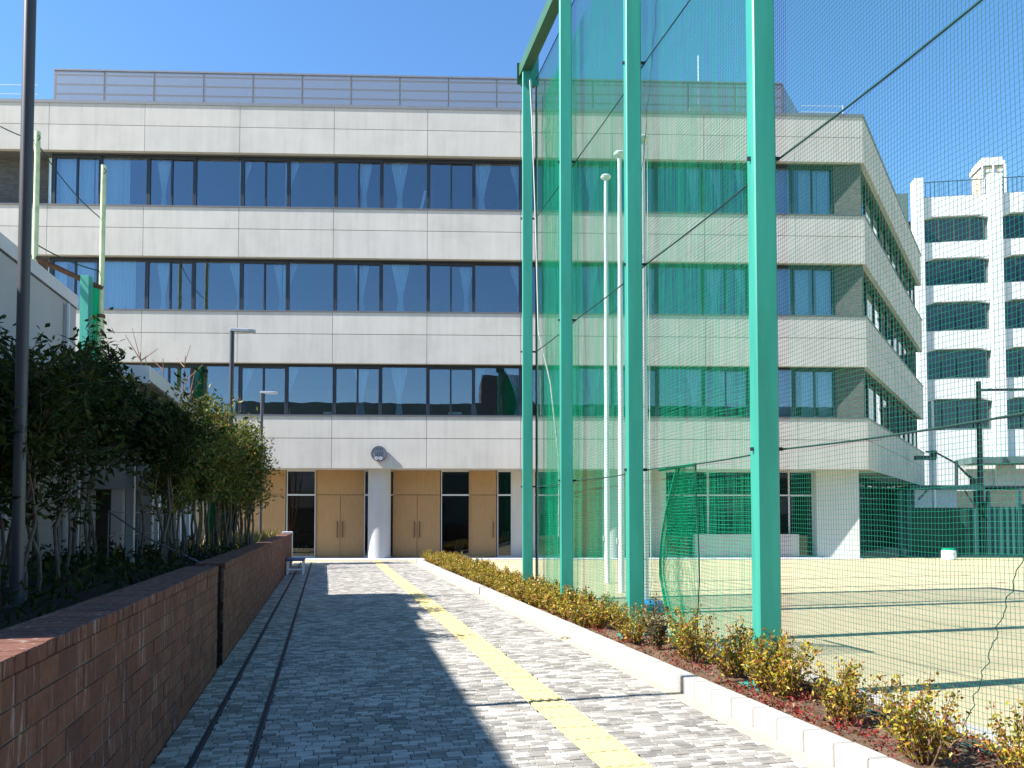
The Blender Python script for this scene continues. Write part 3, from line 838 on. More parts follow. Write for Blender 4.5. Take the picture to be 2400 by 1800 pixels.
# ------------------------------------------------------------------ screened fence at the far side of the field
FD = 30.2
fo = at(2112, 1290, FD)
fence = thing('windscreen_fence', 'dark green sheeted sports fence at the far edge of the field', 'fence', (fo.x, fo.y, 0), math.radians(-1))
def fl_(x, y, d=FD): 
    p = at(x, y, d); return p.x - fo.x, p.z
for xp in (2112, 2131, 2288, 2316, 2388, 2470):
    x, _ = fl_(xp, 1290); zt = fl_(xp, 1150)[1]
    MB().box(x-0.06, x+0.06, -0.06, 0.06, 0, zt).build('post', BLUESHEET, fence)
for (xa, xb, yt, m_) in ((2132,2287,1190,GREENSHEET),(2289,2315,1175,GREENSHEET),(2317,2387,1188,BLUESHEET),(2389,2469,1182,BLUESHEET)):
    a, b = fl_(xa,1290)[0]+0.07, fl_(xb,1290)[0]-0.07; zt = fl_(xa, yt)[1]
    n = 24; vs=[]; fs=[]
    for i in range(n+1):
        for z in (0.12, zt): vs.append((a+(b-a)*i/n, 0.035*math.sin(i*1.1)*(1), z))
    for i in range(n): fs.append((2*i, 2*i+2, 2*i+3, 2*i+1))
    MB().add(vs, fs).build('sheet', m_, fence, smooth=True)
a, b = fl_(2131,1290)[0], fl_(2302,1290)[0]; z = fl_(2200,1143)[1]
MB().box(a, b, -0.2, -0.065, z-0.09, z+0.09).build('top_beam', BLUESHEET, fence)
MB().bar((fl_(2255,1150)[0], -0.13, fl_(2255,1150)[1]), (fl_(2285,1195)[0], -0.13, fl_(2285,1195)[1]), 0.05).build('brace', DARKSTEEL, fence)
MB().bar((fl_(2168,1150)[0], -0.13, fl_(2168,1150)[1]), (fl_(2148,1172)[0], -0.13, fl_(2148,1172)[1]), 0.05).build('brace', DARKSTEEL, fence)
MB().bar((fl_(2236,1080)[0], -0.13, fl_(2236,1080)[1]), (fl_(2236,1140)[0], -0.13, z), 0.09).build('beam_post', DARKSTEEL, fence)
MB().box(fl_(2112,1290)[0], fl_(2475,1290)[0], -0.12, 0.12, 0.0, 0.11).build('fence_plinth', BLUESHEET, fence)

up = thing('utility_pole', 'tall dark steel pole with a side arm in front of the white block', 'pole', at(2300, 1216, 34.0) - Vector((0,0,CAMH)), 0)
uz = lambda y: at(2300, y, 34.0).z
MB().tube([(0,0,0),(0,0,uz(894))], [0.14,0.10], 10).build('shaft', DARKSTEEL, up, smooth=True)
MB().bar((0.05,0,uz(914)), (3.2,0,uz(912)), 0.10).build('arm', DARKSTEEL, up)
MB().tube([(-0.05,0,uz(1132)),(-0.6,0,uz(1112)),(-1.1,0,uz(1085)),(-1.9,0,uz(1062)),(-2.4,0,uz(1058))], [0.06,0.05,0.045,0.04,0.04], 8).build('brace', DARKSTEEL, up)
MB().box(-0.42,-0.12,-0.12,0.12,uz(1138),uz(1122)).build('floodlight', DARKSTEEL, up)
lp = thing('wall_lamp_pole', 'thin white pole with a bracket lamp beside the white block', 'pole', at(2190, 1216, 38.0) - Vector((0,0,CAMH)), 0)
lz = lambda y: at(2190, y, 38.0).z
MB().tube([(0,0,0),(0,0,lz(940))], [0.09,0.06], 8).build('shaft', WHITE, lp, smooth=True)
MB().box(-0.9,0.1,-0.1,0.1,lz(1078),lz(1068)).build('bracket', DARKSTEEL, lp)
MB().box(-0.1,0.12,-0.12,0.12,lz(1075),lz(1056)).build('lamp_box', DARKSTEEL, lp)
# low outbuilding behind the fence
ob = at(2172, 1216, 40.0)
sh = thing('outbuilding', 'small beige outbuilding with a white end behind the dark fence', 'shed', (ob.x, ob.y, 0), 0)
MB().box(-0.6, 1.6, 0, 3.0, 0, at(2172,1145,40.0).z).build('wall', CBWHITE, sh)
MB().box(1.602, 6.5, 0.05, 3.0, 0, at(2172,1150,40.0).z).build('wall', BEIGE, sh)
MB().box(-0.8, 6.7, -0.3, 3.2, at(2172,1143,40.0).z, at(2172,1139,40.0).z).build('roof', MASK_GREY, sh)

dr = ground(2224, 1312)
drum = thing('white_drum', 'small white round drum standing at the far edge of the field', 'drum', (dr.x, dr.y, 0))
MB().lathe([(0.22,0),(0.25,0.02),(0.25,0.15),(0.245,0.16),(0.25,0.17),(0.25,0.33),(0.235,0.35)], 24).build('body', WHITE, drum, smooth=True)
MB().lathe([(0.20,0.35),(0.235,0.352),(0.235,0.40),(0.21,0.42)], 24).build('lid', NETB, drum, smooth=True)

rb = thing('reflected_block', 'dark flat roofed block behind the viewer, mirrored in the lowest row of school windows', 'building', (8, -12, 0), 0)
MB().box(-30, 30, -12, 0, 0, 12.0).build('wall', MASK_GREY, rb)
MB().box(-8.0, -3.5, -9, 0.3, 0.0, 14.6).build('stair_tower', ROOMD, rb)
for i in range(12):
    for j in range(3): MB().box(-28+4.8*i, -26+4.8*i, 0.0, 0.06, 2+3.4*j, 3.6+3.4*j).build('window', TRIM, rb)

# ------------------------------------------------------------------ left building, canopy, annex
ac = at(179, 694, 13.98)
AZ = math.radians(12.0)
AH = ac.z; AL = 12.2
A = thing('grey_side_building', 'low plain grey rendered building on the left, its flat top edge running away', 'building', (ac.x, ac.y, 0), AZ)
# local: x to the right (towards the path), y along the wall away from the camera; far corner at the origin
MB().box(-6.0, 0.0, -AL, 0.0, 0, AH-0.22).build('wall', WALLA, A)
MB().box(-6.03, 0.03, -AL-0.03, 0.03, AH-0.22, AH).build('parapet', TRIM, A)
MB().box(-6.0, 0.012, -AL, 0.006, AH-0.245, AH-0.215).build('parapet_joint', FRAME, A)
pw_ = at(20, 800, 10.4)
MB().box(0.002, 0.05, -4.3, -3.35, 2.55, 3.75).build('window_frame', FRAME, A)
MB().box(0.05, 0.056, -4.22, -3.43, 2.63, 3.67).build('pane', GLASS, A)
MB().tube([(0.06,-0.6,0),(0.06,-0.6,AH-0.3)], 0.04, 8).build('downpipe', TRIM, A)

cn = at(351, 857, 10.5)
CU, CV = uv(cn)
canopy = thing('canopy', 'flat roofed canopy beside the grey building, its pale front edge above the trees', 'canopy', P(CU, CV), ALPHA)
CZ = cn.z; CLEN = 15.35 - CU
slab = MB().box(-2.2, -0.05, 0.05, CLEN-0.05, CZ-0.20, CZ-0.04).build('roof_slab', WALLA, canopy)
MB().box(-2.2, 0.0, 0.0, 0.048, CZ-0.24, CZ).build('fascia', WHITE, canopy)
MB().box(-0.048, 0.0, 0.05, CLEN, CZ-0.20, CZ-0.001).build('fascia', TRIM, canopy)
for (x, y) in ((-0.3,0.4),(-0.3,CLEN-0.4),(-1.9,0.4),(-1.9,CLEN-0.4)):
    MB().box(x-0.05, x+0.05, y-0.05, y+0.05, 0, CZ-0.2).build('post', TRIM, canopy)

an0 = P(16.0, -3.2)
annex = thing('annex', 'low annex with pale square columns and dark gaps seen between the tree stems', 'building', an0, ALPHA)
MB().box(-7.0, 0.0, 0.0, 5.2, 2.09, 2.95).build('wall', WALLA, annex)
MB().box(-7.1, 0.1, -0.1, 5.3, 2.951, 3.05).build('roof', TRIM, annex)
MB().box(-6.9, -0.5, 0.6, 5.0, 0, 2.089).build('back_wall', ROOMD, annex)
for i in range(13):
    MB().box(-0.25-0.52*i, -0.05-0.52*i, 0.05, 0.25, 0, 2.089).build('column', CBWHITE if i % 3 else WALLA, annex)
for i in range(1, 9):
    MB().box(-0.25, -0.05, 0.05+0.6*i, 0.25+0.6*i, 0, 2.089).build('column', CBWHITE if i % 3 else WALLA, annex)

# rail in the planter gap
rail = thing('handrail', 'thin steel handrail behind the gap in the brick planter', 'handrail', P(9.0,-1.9), ALPHA)
MB().tube([(0.75,-0.55,1.02),(-0.2,1.2,1.28),(-1.0,2.6,1.62)], 0.011, 8).build('rail', CAPD, rail)
MB().tube([(-1.0,2.6,1.62),(-1.0,6.0,1.62)], 0.011, 8).build('rail', CAPD, rail)
MB().tube([(-1.0,2.6,0.9),(-1.0,2.6,1.62)], 0.011, 8).build('post', CAPD, rail)
MB().tube([(-1.0,6.0,0.9),(-1.0,6.0,1.62)], 0.011, 8).build('post', CAPD, rail)
MB().tube([(-1.0,4.3,0.9),(-1.0,4.3,1.62)], 0.011, 8).build('post', CAPD, rail)
MB().tube([(-1.0,2.6,1.28),(-1.0,6.0,1.28)], 0.009, 8).build('rail', CAPD, rail)

# ------------------------------------------------------------------ brick planter
WT = 1.06; CH = 0.105; NB = 9
brk_cache = {}
def brick_mesh(l, h):
    key = (round(l,3), round(h,3))
    if key not in brk_cache:
        brk_cache[key] = MB().box(-0.09, 0.0, 0.002, l-0.002, 0.004, h-0.004).mesh('brick', BRICK, bevel=0.003)
    return brk_cache[key]
def planter_wall(u0, u1, label, limit):
    w = thing('planter_wall', label, 'wall', P(u0, -1.02), ALPHA)
    L = u1 - u0
    MB().box(-0.275, -0.008, 0.002, L-0.002, 0.0, WT-0.06).build('mortar_core', MORTAR, w)
    joined = MB(); items = []
    for c in range(NB):
        z = WT - 0.065 - (c+1)*CH*1.05
        h = CH*1.05
        y = -(0.11 if c % 2 else 0.0)
        while y < L - 0.01:
            a, b = max(y, 0.0), min(y + 0.22, L)
            if b - a > 0.04: items.append((a, b-a, z, h))
            y += 0.22
    items.sort(key=lambda t: t[0])
    for i, (a, l, z, h) in enumerate(items):
        if z + h < 0.01: continue
        off = R.uniform(-0.003, 0.003)
        if i < limit: put('brick', brick_mesh(l, h), w, (off, a, z))
        else: joined.box(-0.09+off, off, a+0.002, a+l-0.002, max(z+0.004, 0.0), z+h-0.004)
    if joined.v:
        o = joined.build('brickwork', BRICK, w); o['kind'] = 'stuff'
    # coping bricks laid across the top
    cb = MB().box(-0.285, 0.012, 0.004, 0.097, 0.0, 0.062).mesh('coping_brick', BRICK, bevel=0.004)
    y = 0.0
    while y < L - 0.1:
        put('coping_brick', cb, w, (R.uniform(-0.003,0.003), y, WT-0.062+R.uniform(-0.0015,0.0015))); y += 0.1015
    return w
planter_wall(1.2, 8.06, 'near length of the low red brick planter wall, sunlit on its left end', 300)
planter_wall(8.52, 25.4, 'far length of the low red brick planter wall beyond the dark gap', 300)
MB().box(-0.29,0,0,0.29,0,WT).build('x', BRICK) if False else None
pier = MB().box(-0.30, 0.02, 0.0, 0.30, 0.0, WT+0.05).build('end_pier', CBWHITE, None, bevel=0.01, loc=P(25.41,-1.02), rz=ALPHA)
tag(pier, 'pale end pier closing the far end of the brick planter', 'pier')
# soil in the planter
vs=[]; fs=[]; nu=70; nv=8
for i in range(nu+1):
    for j in range(nv+1):
        vs.append((-1.30 - 2.75*j/nv, 1.2 + 24.2*i/nu, 0.90 + R.uniform(-0.04,0.05)))
for i in range(nu):
    for j in range(nv):
        a = i*(nv+1)+j; fs.append((a, a+nv+1, a+nv+2, a+1))
ps = MB().add(vs, fs).build('planter_soil', SOIL_SHADED, None, loc=P(0,0), rz=ALPHA); tag(ps, 'soil in the raised planter, coloured dark for the shade', kind='structure')
gpn = MB().box(-0.06, 0.0, -0.012, 0.455, 0.0, WT-0.03).build('gap_dark_sheet', BLACKM, None, loc=P(8.07,-1.05), rz=ALPHA)  # black sheet added so the gap reads as dark
tag(gpn, 'narrow black sheet standing in for the dark of the gap in the brick planter', 'panel')
# back face of the gap
MB().box(-3.2, -0.32, 0.002, 0.43, 0.0, 0.9).build('gap_fill', SOIL_SHADED, ps, loc=(-1.02, 8.07, 0))

# little bench by the wall end
bn = ground(692, 1349)
bench = thing('bench', 'small bench with a dark blue seat and white legs beside the brick wall end', 'bench', (bn.x, bn.y, ZP), ALPHA)
MB().box(-0.24, 0.24, -0.1, 0.9, 0.36, 0.41).build('seat', BENCHB, bench, bevel=0.01)
for (x, y) in ((-0.2,-0.04),(0.2,-0.04),(-0.2,0.84),(0.2,0.84)):
    MB().box(x-0.025, x+0.025, y-0.025, y+0.025, 0, 0.36).build('leg', WHITE, bench)
MB().box(-0.175, 0.175, -0.05, -0.03, 0.12, 0.16).build('stretcher', WHITE, bench)

# ------------------------------------------------------------------ net poles, beam, net, ropes
PWID = 0.19
pole_px = [(1776, 'nearest and widest of the four tall green net poles'), (1472, 'second nearest of the tall green net poles, in front of white flagpoles'),
           (1314, 'third tall green net pole, right beside the thinnest one'), (1224.6, 'farthest tall green net pole, carrying the end of the top beam')]
VC = 3.56
pole_pos = []
ZBEAM = 10.0
for i, (xp, lab) in enumerate(pole_px):
    tx = (xp-1200)/F
    D = VC / (CA*tx + SA)
    c = Vector((tx*D + PWID/2, D + PWID/2, 0))
    pole_pos.append(c)
    h = PWID/2
    t = thing('net_pole', lab, 'pole', c, math.radians(1.0), 'green net poles beside the path')
    b = 0.012
    MB().prism([(-h+b,-h),(h-b,-h),(h,-h+b),(h,h-b),(h-b,h),(-h+b,h),(-h,h-b),(-h,-h+b)], 0, ZBEAM).build('shaft', TEAL, t)
    MB().box(-0.2,0.2,-0.2,0.2,0.0,0.10).build('base_plate', TEAL, t)
    for z in (2.12, 4.66, 7.2):                     # eye bolts for the ropes
        MB().box(-h-0.03, -h, -0.012, 0.012, z-0.015, z+0.015).build('eye_bolt', DARKSTEEL, t)
        MB().box(h, h+0.06, -0.012, 0.012, z-0.015, z+0.015).build('eye_bolt', DARKSTEEL, t)
u4, v4 = uv(pole_pos[3])
beam = thing('top_beam', 'green steel beam along the top of the net poles', 'beam', P(0, v4), ALPHA)
MB().box(-0.13, -0.02, -3.0, u4+0.12, ZBEAM, ZBEAM+0.22).build('channel', TEAL_D, beam)
MB().box(-0.02, 0.06, -3.0, u4+0.10, ZBEAM+0.002, ZBEAM+0.05).build('flange', TEAL_D, beam)
MB().box(-0.17, 0.13, u4+0.121, u4+0.135, ZBEAM-0.16, ZBEAM+0.26).build('end_plate', TEAL_D, beam)
MB().box(-0.10, 0.20, u4-0.10, u4-0.085, ZBEAM-0.28, ZBEAM+0.30).build('gusset', TEAL, beam)
MB().box(-0.10, 0.17, u4-0.085, u4+0.12, ZBEAM-0.20, ZBEAM-0.185).build('bracket_plate', DARKSTEEL, beam)

VN = v4 + 0.17                                       # the net hangs just behind the poles
U0N, U1N = 1.6, u4 + 0.02
ZN0, ZN1 = 0.10, 9.85
net = thing('safety_net', 'tall green sports net hanging behind the green poles', 'net', P(0, VN), ALPHA)
def net_w(u, z):                                     # gentle billow of the net
    return 0.016*math.sin(u*1.1+z*0.35) + 0.012*math.sin(z*0.7+u*0.4)
def net_z(u, z):
    return z + 0.012*math.sin(u*2.4 + z*0.8) + 0.008*math.sin(u*6.1 - z*1.7)
def ribbon(mb, pts, r):                              # three sided thread
    n0 = len(mb.v)
    for i, p in enumerate(pts):
        d = (pts[min(i+1,len(pts)-1)] - pts[max(i-1,0)]).normalized()
        q = Vector((1,0,0)); e = d.cross(q).normalized()
        for k in range(3):
            a = 2*math.pi*k/3 + 0.5
            w = p + q*(math.cos(a)*r) + e*(math.sin(a)*r)
            mb.v.append((w.x, w.y, w.z))
    for i in range(len(pts)-1):
        for k in range(3):
            mb.f.append((n0+i*3+k, n0+i*3+(k+1)%3, n0+i*3+3+(k+1)%3, n0+i*3+3+k))
MESHW = 0.038; TR = 0.00145
verts_ = MB()
u = U0N
while u <= U1N:
    nseg = 22
    ribbon(verts_, [Vector((net_w(u, z), u + 0.006*math.sin(z*2.1+u*3), z)) for z in [ZN0 + (ZN1-ZN0)*i/nseg for i in range(nseg+1)]], TR)
    u += MESHW*0.8
o = verts_.build('vertical_threads', NET, net); o['kind'] = 'stuff'
hor = MB()
z = ZN0
while z <= ZN1:
    nseg = 44
    ribbon(hor, [Vector((net_w(U0N+(U1N-U0N)*i/nseg, z), U0N+(U1N-U0N)*i/nseg, net_z(U0N+(U1N-U0N)*i/nseg, z))) for i in range(nseg+1)], TR)
    z += MESHW
o = hor.build('horizontal_threads', NET, net); o['kind'] = 'stuff'
# the net is doubled between the far poles, where two widths overlap
ov = MB()
def overlap(ua, ub, off, step, mat):
    m = MB(); u = ua
    while u <= ub:
        ribbon(m, [Vector((off + net_w(u, z), u + 0.006*math.sin(z*2.1+u*3), z)) for z in [ZN0 + (ZN1-0.25-ZN0)*i/16 for i in range(17)]], TR)
        u += step*R.uniform(0.55, 1.45)
    z = ZN0
    while z <= ZN1 - 0.25:
        ribbon(m, [Vector((off + net_w(ua+(ub-ua)*i/18, z), ua+(ub-ua)*i/18, net_z(ua+(ub-ua)*i/18, z))) for i in range(19)], TR)
        z += MESHW*R.uniform(0.7, 1.3)
    o = m.build('overlap_threads', mat, net); o['kind'] = 'stuff'
overlap(6.36, U1N, 0.13, MESHW*0.8, NETB)
overlap(U1N-1.9, U1N-0.02, 0.20, MESHW*0.9, NETB)
def rope_pts(z, sag=0.02):
    out = []
    n = 60
    for i in range(n+1):
        u = U0N + (U1N-U0N)*i/n
        out.append((-0.02, u, z - sag*abs(math.sin((u-u4)*math.pi/2.66))))
    return out
for z, lab in ((2.12, 'lower'), (4.66, 'middle'), (7.2, 'upper'), (9.86, 'top')):
    MB().tube(rope_pts(z), 0.0085, 6).build('rope', ROPE, net)
MB().tube([(0.0, U0N, ZN0+0.03), (0.0, U1N, ZN0+0.03)], 0.010, 6).build('rope', ROPE, net)
MB().tube([(0.0, U1N, 0.05), (0.01, U1N, 9.86)], 0.013, 6).build('rope', ROPE, net)       # end rope
# seam ropes laced up the net
for (ua, za, ub, zb) in ((4.05, 0.1, 3.55, 1.35), (7.9, 9.8, 9.2, 4.7)):
    pts = [(0.01+0.01*math.sin(i*2.2), ua+(ub-ua)*i/40 + 0.012*math.sin(i*1.3), za+(zb-za)*i/40) for i in range(41)]
    MB().tube(pts, 0.003, 5).build('lacing', ROPE, net)
# pipe and white cord at the end pole
cord = thing('hanging_cord', 'thin white cord hanging down the farthest green net pole', 'cord', P(u4, v4), ALPHA)
MB().tube([(0.02,-0.13,ZBEAM-0.2),(0.06,-0.13,9.0),(0.12,-0.14,7.2),(0.16,-0.2,5.0),(0.30,-0.5,4.0),(0.36,-0.8,2.6),(0.33,-0.9,1.2)], 0.012, 6).build('cord_line', ROPEW, cord)
MB().tube([(0.19,-0.02,0.1),(0.185,-0.02,5.0),(0.19,-0.02,9.85)], 0.014, 6).build('cord_line', ROPEW, cord)

# gathered lower curtain between the two nearest poles
cu = thing('gathered_net', 'gathered bright green net flap hanging from the lower rope between two poles', 'net', P(0, VN), ALPHA)
UA = 7.55; ZTOP = 2.10
def flap(s, t):                                      # s 0..1 along the top from the vertical rope, t 0..1 downwards
    z = ZTOP - t*(ZTOP-0.05)
    if t < 0.6: w = 0.45 + 0.68*math.sin(t/0.6*math.pi/2)
    else: w = 1.13 - 0.62*((t-0.6)/0.4)**1.4
    ss = 1 - (1-s)**1.8
    u = UA + ss*w + 0.02*math.sin(t*9+s*5)
    x = 0.03 + 0.10*math.sin(t*math.pi)*s + 0.02*math.sin(s*17+t*3)
    return Vector((x, u, z))
fv = MB(); fh = MB()
for i in range(0, 64):
    s = i/63
    ribbon(fv, [flap(s, k/26) for k in range(27)], 0.0022)
for k in range(0, 56):
    ribbon(fh, [flap(i/24, k/55) for i in range(25)], 0.0022)
fv.v += []; 
o = fv.build('vertical_threads', NETB, cu); o['kind'] = 'stuff'
o = fh.build('horizontal_threads', NETB, cu); o['kind'] = 'stuff'
MB().tube([flap(0, k/20) for k in range(21)], 0.008, 6).build('edge_rope', ROPE, cu)
MB().tube([flap(0.62, k/20) for k in range(21)], 0.006, 6).build('edge_rope', ROPE, cu)
MB().tube([flap(1, k/20) for k in range(21)], 0.012, 6).build('edge_rope', NETB, cu)
MB().tube([(0.02, UA, ZTOP+0.005), (0.02, UA+0.9, ZTOP)], 0.02, 6).build('top_hem', NETB, cu)

# ------------------------------------------------------------------ flagpoles
fl_specs = [(1423, 18.2, 421, 'white flagpole with flat cap, farthest of the three behind the net'), (1456, 15.9, 368, 'middle white flagpole, partly hidden left of a green pole'),
            (1511, 12.8, 335, 'nearest white flagpole on a blue base, just right of a green pole')]
for i, (xp, D, ytop, lab) in enumerate(fl_specs):
    b = at(xp, 1216, D)
    zt = at(xp, ytop, D).z
    t = thing('flagpole', lab, 'flagpole', (b.x, b.y, 0), 0, 'white flagpoles behind the net')
    MB().lathe([(0.062,0),(0.058,zt*0.5),(0.04,zt-0.05),(0.04,zt)], 16).build('shaft', WHITE, t, smooth=True)
    MB().lathe([(0.05,zt),(0.11,zt+0.03),(0.125,zt+0.07),(0.10,zt+0.10),(0.03,zt+0.12)], 20).build('cap', WHITE, t, smooth=True)
    MB().box(-0.10,-0.06,-0.03,0.03,1.0,1.12).build('cleat', TRIM, t)
    if i == 2:
        MB().lathe([(0.30,0.0),(0.31,0.02),(0.30,0.13),(0.24,0.17),(0.09,0.18)], 28).build('base', BLUE, t, smooth=True)
        MB().tube([(0.06,-0.07,0.2),(0.10,-0.08,0.6),(0.085,-0.07,1.0),(0.07,-0.06,zt-0.1)], 0.008, 5).build('halyard', ROPEW, t)

# ------------------------------------------------------------------ lamp posts on the left
def lamp(x, v, ztop, label, ypx=1216):
    a = (x-1200)/F
    D = v / (CA*a + SA)
    t = thing('lamp_post', label, 'lamp', (a*D, D, 0.86), ALPHA, 'lamp posts in the planter')
    zt = ztop - 0.86
    MB().lathe([(0.04,0),(0.04,zt)], 16).build('shaft', GREYPOST, t, smooth=True)
    MB().lathe([(0.08,0.02),(0.08,0.05),(0.05,0.06)], 16).build('base_plate', GREYPOST, t)
    hd = MB().prism([(-0.04,-0.05),(0.30,-0.075),(0.40,-0.05),(0.42,0),(0.40,0.05),(0.30,0.075),(-0.04,0.05)], zt-0.045, zt+0.012).build('head', TRIM, t, bevel=0.006)
    MB().box(0.12,0.36,-0.045,0.045,zt-0.052,zt-0.046).build('diffuser', WHITE, hd)
    return t
lamp(44, -2.09, 5.6, 'near dark grey lamp post at the left edge, its top out of view')
lamp(539, -1.70, at(539,777,14.3).z, 'taller looking grey lamp post with flat head above the sunlit trees')
lamp(611, -1.72, at(611,925,21.6).z, 'far small grey lamp post with flat head above the trees')

# ------------------------------------------------------------------ pale green poles, wires and the old net pole behind the left building
def ygpole(x, ytop, D, label):
    b = at(x, 520, D); b.z = 0; zt = at(x, ytop, D).z
    t = thing('practice_net_pole', label, 'pole', (b.x, b.y, 0), 0)
    MB().tube([(0,0,0),(0,0,zt*0.62)], 0.10, 10).build('lower_tube', YGREEN, t, smooth=True)
    MB().tube([(0,0,zt*0.62),(0,0,zt)], 0.078, 10).build('upper_tube', YGREEN, t, smooth=True)
    MB().lathe([(0.12,zt*0.62-0.05),(0.125,zt*0.62),(0.12,zt*0.62+0.06)], 12).build('collar', RUST, t)
    MB().tube([(0.05,-0.05,zt-0.12),(0.12,-0.05,zt-0.2),(0.05,-0.05,zt-0.30),(0.0,-0.06,zt-0.2)], 0.015, 6).build('pulley', DARKSTEEL, t)
    return t, b, zt
tA, bA, zA = ygpole(84, 309, 23.0, 'pale green pole partly hidden by the near lamp post')
tB, bB, zB = ygpole(241, 388, 24.0, 'pale green pole standing to the right of the teal pole')
def wire(p, q, sag, r, label, mat=ROPE):
    p, q = Vector(p), Vector(q); n = 16
    pts = [p.lerp(q, i/n) - Vector((0,0,sag*4*(i/n)*(1-i/n))) for i in range(n+1)]
    m = MB().tube([x - p for x in pts], r, 6).build('wire', mat, None, loc=p)
    tag(m, label, 'wire')
wire(at(0, 296, 22.4), at(84, 330, 23.0), 0.03, 0.016, 'black wire running from the left edge to the pale green pole')
wire(at(84, 330, 23.0), at(241, 515, 24.0), 0.22, 0.016, 'black wire sagging between the two pale green poles across the top windows')
wire(at(84, 572, 23.0), at(241, 637, 24.0), 0.10, 0.019, 'lower black wire between the two pale green poles')
wire(at(84, 605, 23.0), at(241, 677, 24.0), 0.0, 0.085, 'rusty brown horizontal pipe tied between the two pale green poles', RUST)
gb = at(200, 700, 23.6); gt = at(200, 648, 23.6).z
tp = thing('rolled_net_pole', 'short thick teal pole wrapped in green net beside the grey building', 'pole', (gb.x, gb.y, 0), 0)
MB().box(-0.10,0.17,-0.13,0.13,0,gt).build('shaft', TEAL, tp, bevel=0.01)
pr = []
for i in range(13):
    z = 0.2 + (gt-0.5)*i/12
    pr.append((0.24 + 0.04*math.sin(i*1.7), z))
MB().lathe(pr, 14, (-0.02,0.38)).build('rolled_net', NETB, tp, smooth=True)

# ------------------------------------------------------------------ vegetation
def leaf_add(mb, p, d, L, W, rng):
    d = d.normalized()
    s = d.cross(Vector((rng.uniform(-1,1), rng.uniform(-1,1), rng.uniform(-1,1))))
    if s.length < 1e-4: return
    s = s.normalized()*W*0.5
    n = d.cross(s).normalized()*L*0.06
    m = p + d*L*0.45
    k = len(mb.v)
    for q in (p, m + s + n, p + d*L, m - s + n): mb.v.append((q.x, q.y, q.z))
    mb.f.append((k, k+1, k+2, k+3))
def rand_dir(rng, up=0.0):
    v = Vector((rng.gauss(0,1), rng.gauss(0,1), rng.gauss(0,1))); v.normalize(); v.z += up
    return v.normalized()

def make_tree(seed, h, spread, nstem, leaf_mat, dens=1.0, zlow=0.35, L=0.10, W=0.032):
    rng = random.Random(seed)
    tr = MB(); cr = MB()
    for s in range(nstem):
        a = rng.uniform(0, 2*math.pi); lean = rng.uniform(0.08, 0.30)*spread
        b = Vector((rng.uniform(-0.18,0.18), rng.uniform(-0.18,0.18), 0))
        hh = h*rng.uniform(0.78, 1.0)
        pts = []
        for i in range(9):
            t = i/8
            pts.append(b + Vector((math.cos(a)*lean*t + 0.03*math.sin(i*1.3+s), math.sin(a)*lean*t + 0.03*math.cos(i*1.7+s), hh*t)))
        r0 = rng.uniform(0.018, 0.032)
        tr.tube(pts, [r0*(1-0.8*i/8) for i in range(9)], 6)
        nb = int(13*dens); zlow_s = zlow + rng.uniform(-0.14, 0.12)
        for k in range(nb):
            t = zlow_s + (1.0-zlow_s)*rng.random()**0.85; i = min(7, int(t*8)); p = pts[i].lerp(pts[i+1], t*8-i)
            d = rand_dir(rng, 0.35); d.z = abs(d.z)*0.6 + 0.1; d.normalize()
            bl = spread*rng.uniform(0.25, 0.75)*(1.15 - 0.6*abs(t-0.72))
            q = p + d*bl
            mid = p + d*bl*0.5 + Vector((0,0,0.04))
            tr.tube([p, mid, q], [0.008, 0.006, 0.003], 4, cap=False)
            for j in range(int(44*dens)):
                f = rng.uniform(0.15, 1.05)
                c = p + (q-p)*f + Vector((rng.gauss(0,0.085), rng.gauss(0,0.085), rng.gauss(0,0.07)))
                leaf_add(cr, c, rand_dir(rng, -0.15), L*rng.uniform(0.6,1.2), W*rng.uniform(0.7,1.2), rng)
    return tr.mesh('trunk', BARK, smooth=True), cr.mesh('crown', leaf_mat)
shade_var = [make_tree(11, 2.0, 0.95, 6, LEAF_TREE_SHADED, 1.15, 0.50, 0.115, 0.036), make_tree(12, 2.1, 0.95, 6, LEAF_TREE_SHADED, 1.15, 0.46, 0.115, 0.036), make_tree(13, 2.2, 0.9, 6, LEAF_TREE_SHADED, 1.15, 0.44, 0.115, 0.036)]
high_var = make_tree(14, 2.3, 0.95, 4, LEAF_TREE_SHADED, 1.35, 0.66, 0.115, 0.036)
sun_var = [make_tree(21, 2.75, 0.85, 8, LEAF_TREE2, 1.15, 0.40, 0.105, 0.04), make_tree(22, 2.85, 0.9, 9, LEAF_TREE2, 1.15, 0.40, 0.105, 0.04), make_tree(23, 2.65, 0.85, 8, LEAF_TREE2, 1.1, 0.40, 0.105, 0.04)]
def tree(var, u, v, sc, rz, label, group):
    t = thing('multi_stem_tree', label, 'tree', P(u, v, 0.88), rz, group)
    t.scale = (sc, sc, sc)
    put('trunk', var[0], t); put('crown', var[1], t)
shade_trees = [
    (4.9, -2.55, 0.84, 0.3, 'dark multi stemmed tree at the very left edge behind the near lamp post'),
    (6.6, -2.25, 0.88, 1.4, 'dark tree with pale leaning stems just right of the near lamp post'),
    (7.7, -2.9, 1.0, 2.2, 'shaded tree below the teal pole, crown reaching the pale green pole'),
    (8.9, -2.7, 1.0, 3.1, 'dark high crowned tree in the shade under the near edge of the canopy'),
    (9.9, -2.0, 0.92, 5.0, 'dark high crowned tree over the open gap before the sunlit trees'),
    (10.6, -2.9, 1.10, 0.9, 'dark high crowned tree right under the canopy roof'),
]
for i, (u, v, s, rz, lab) in enumerate(shade_trees): tree(shade_var[i % 3] if i < 3 else high_var, u, v, s, rz, lab, 'trees in the brick planter')
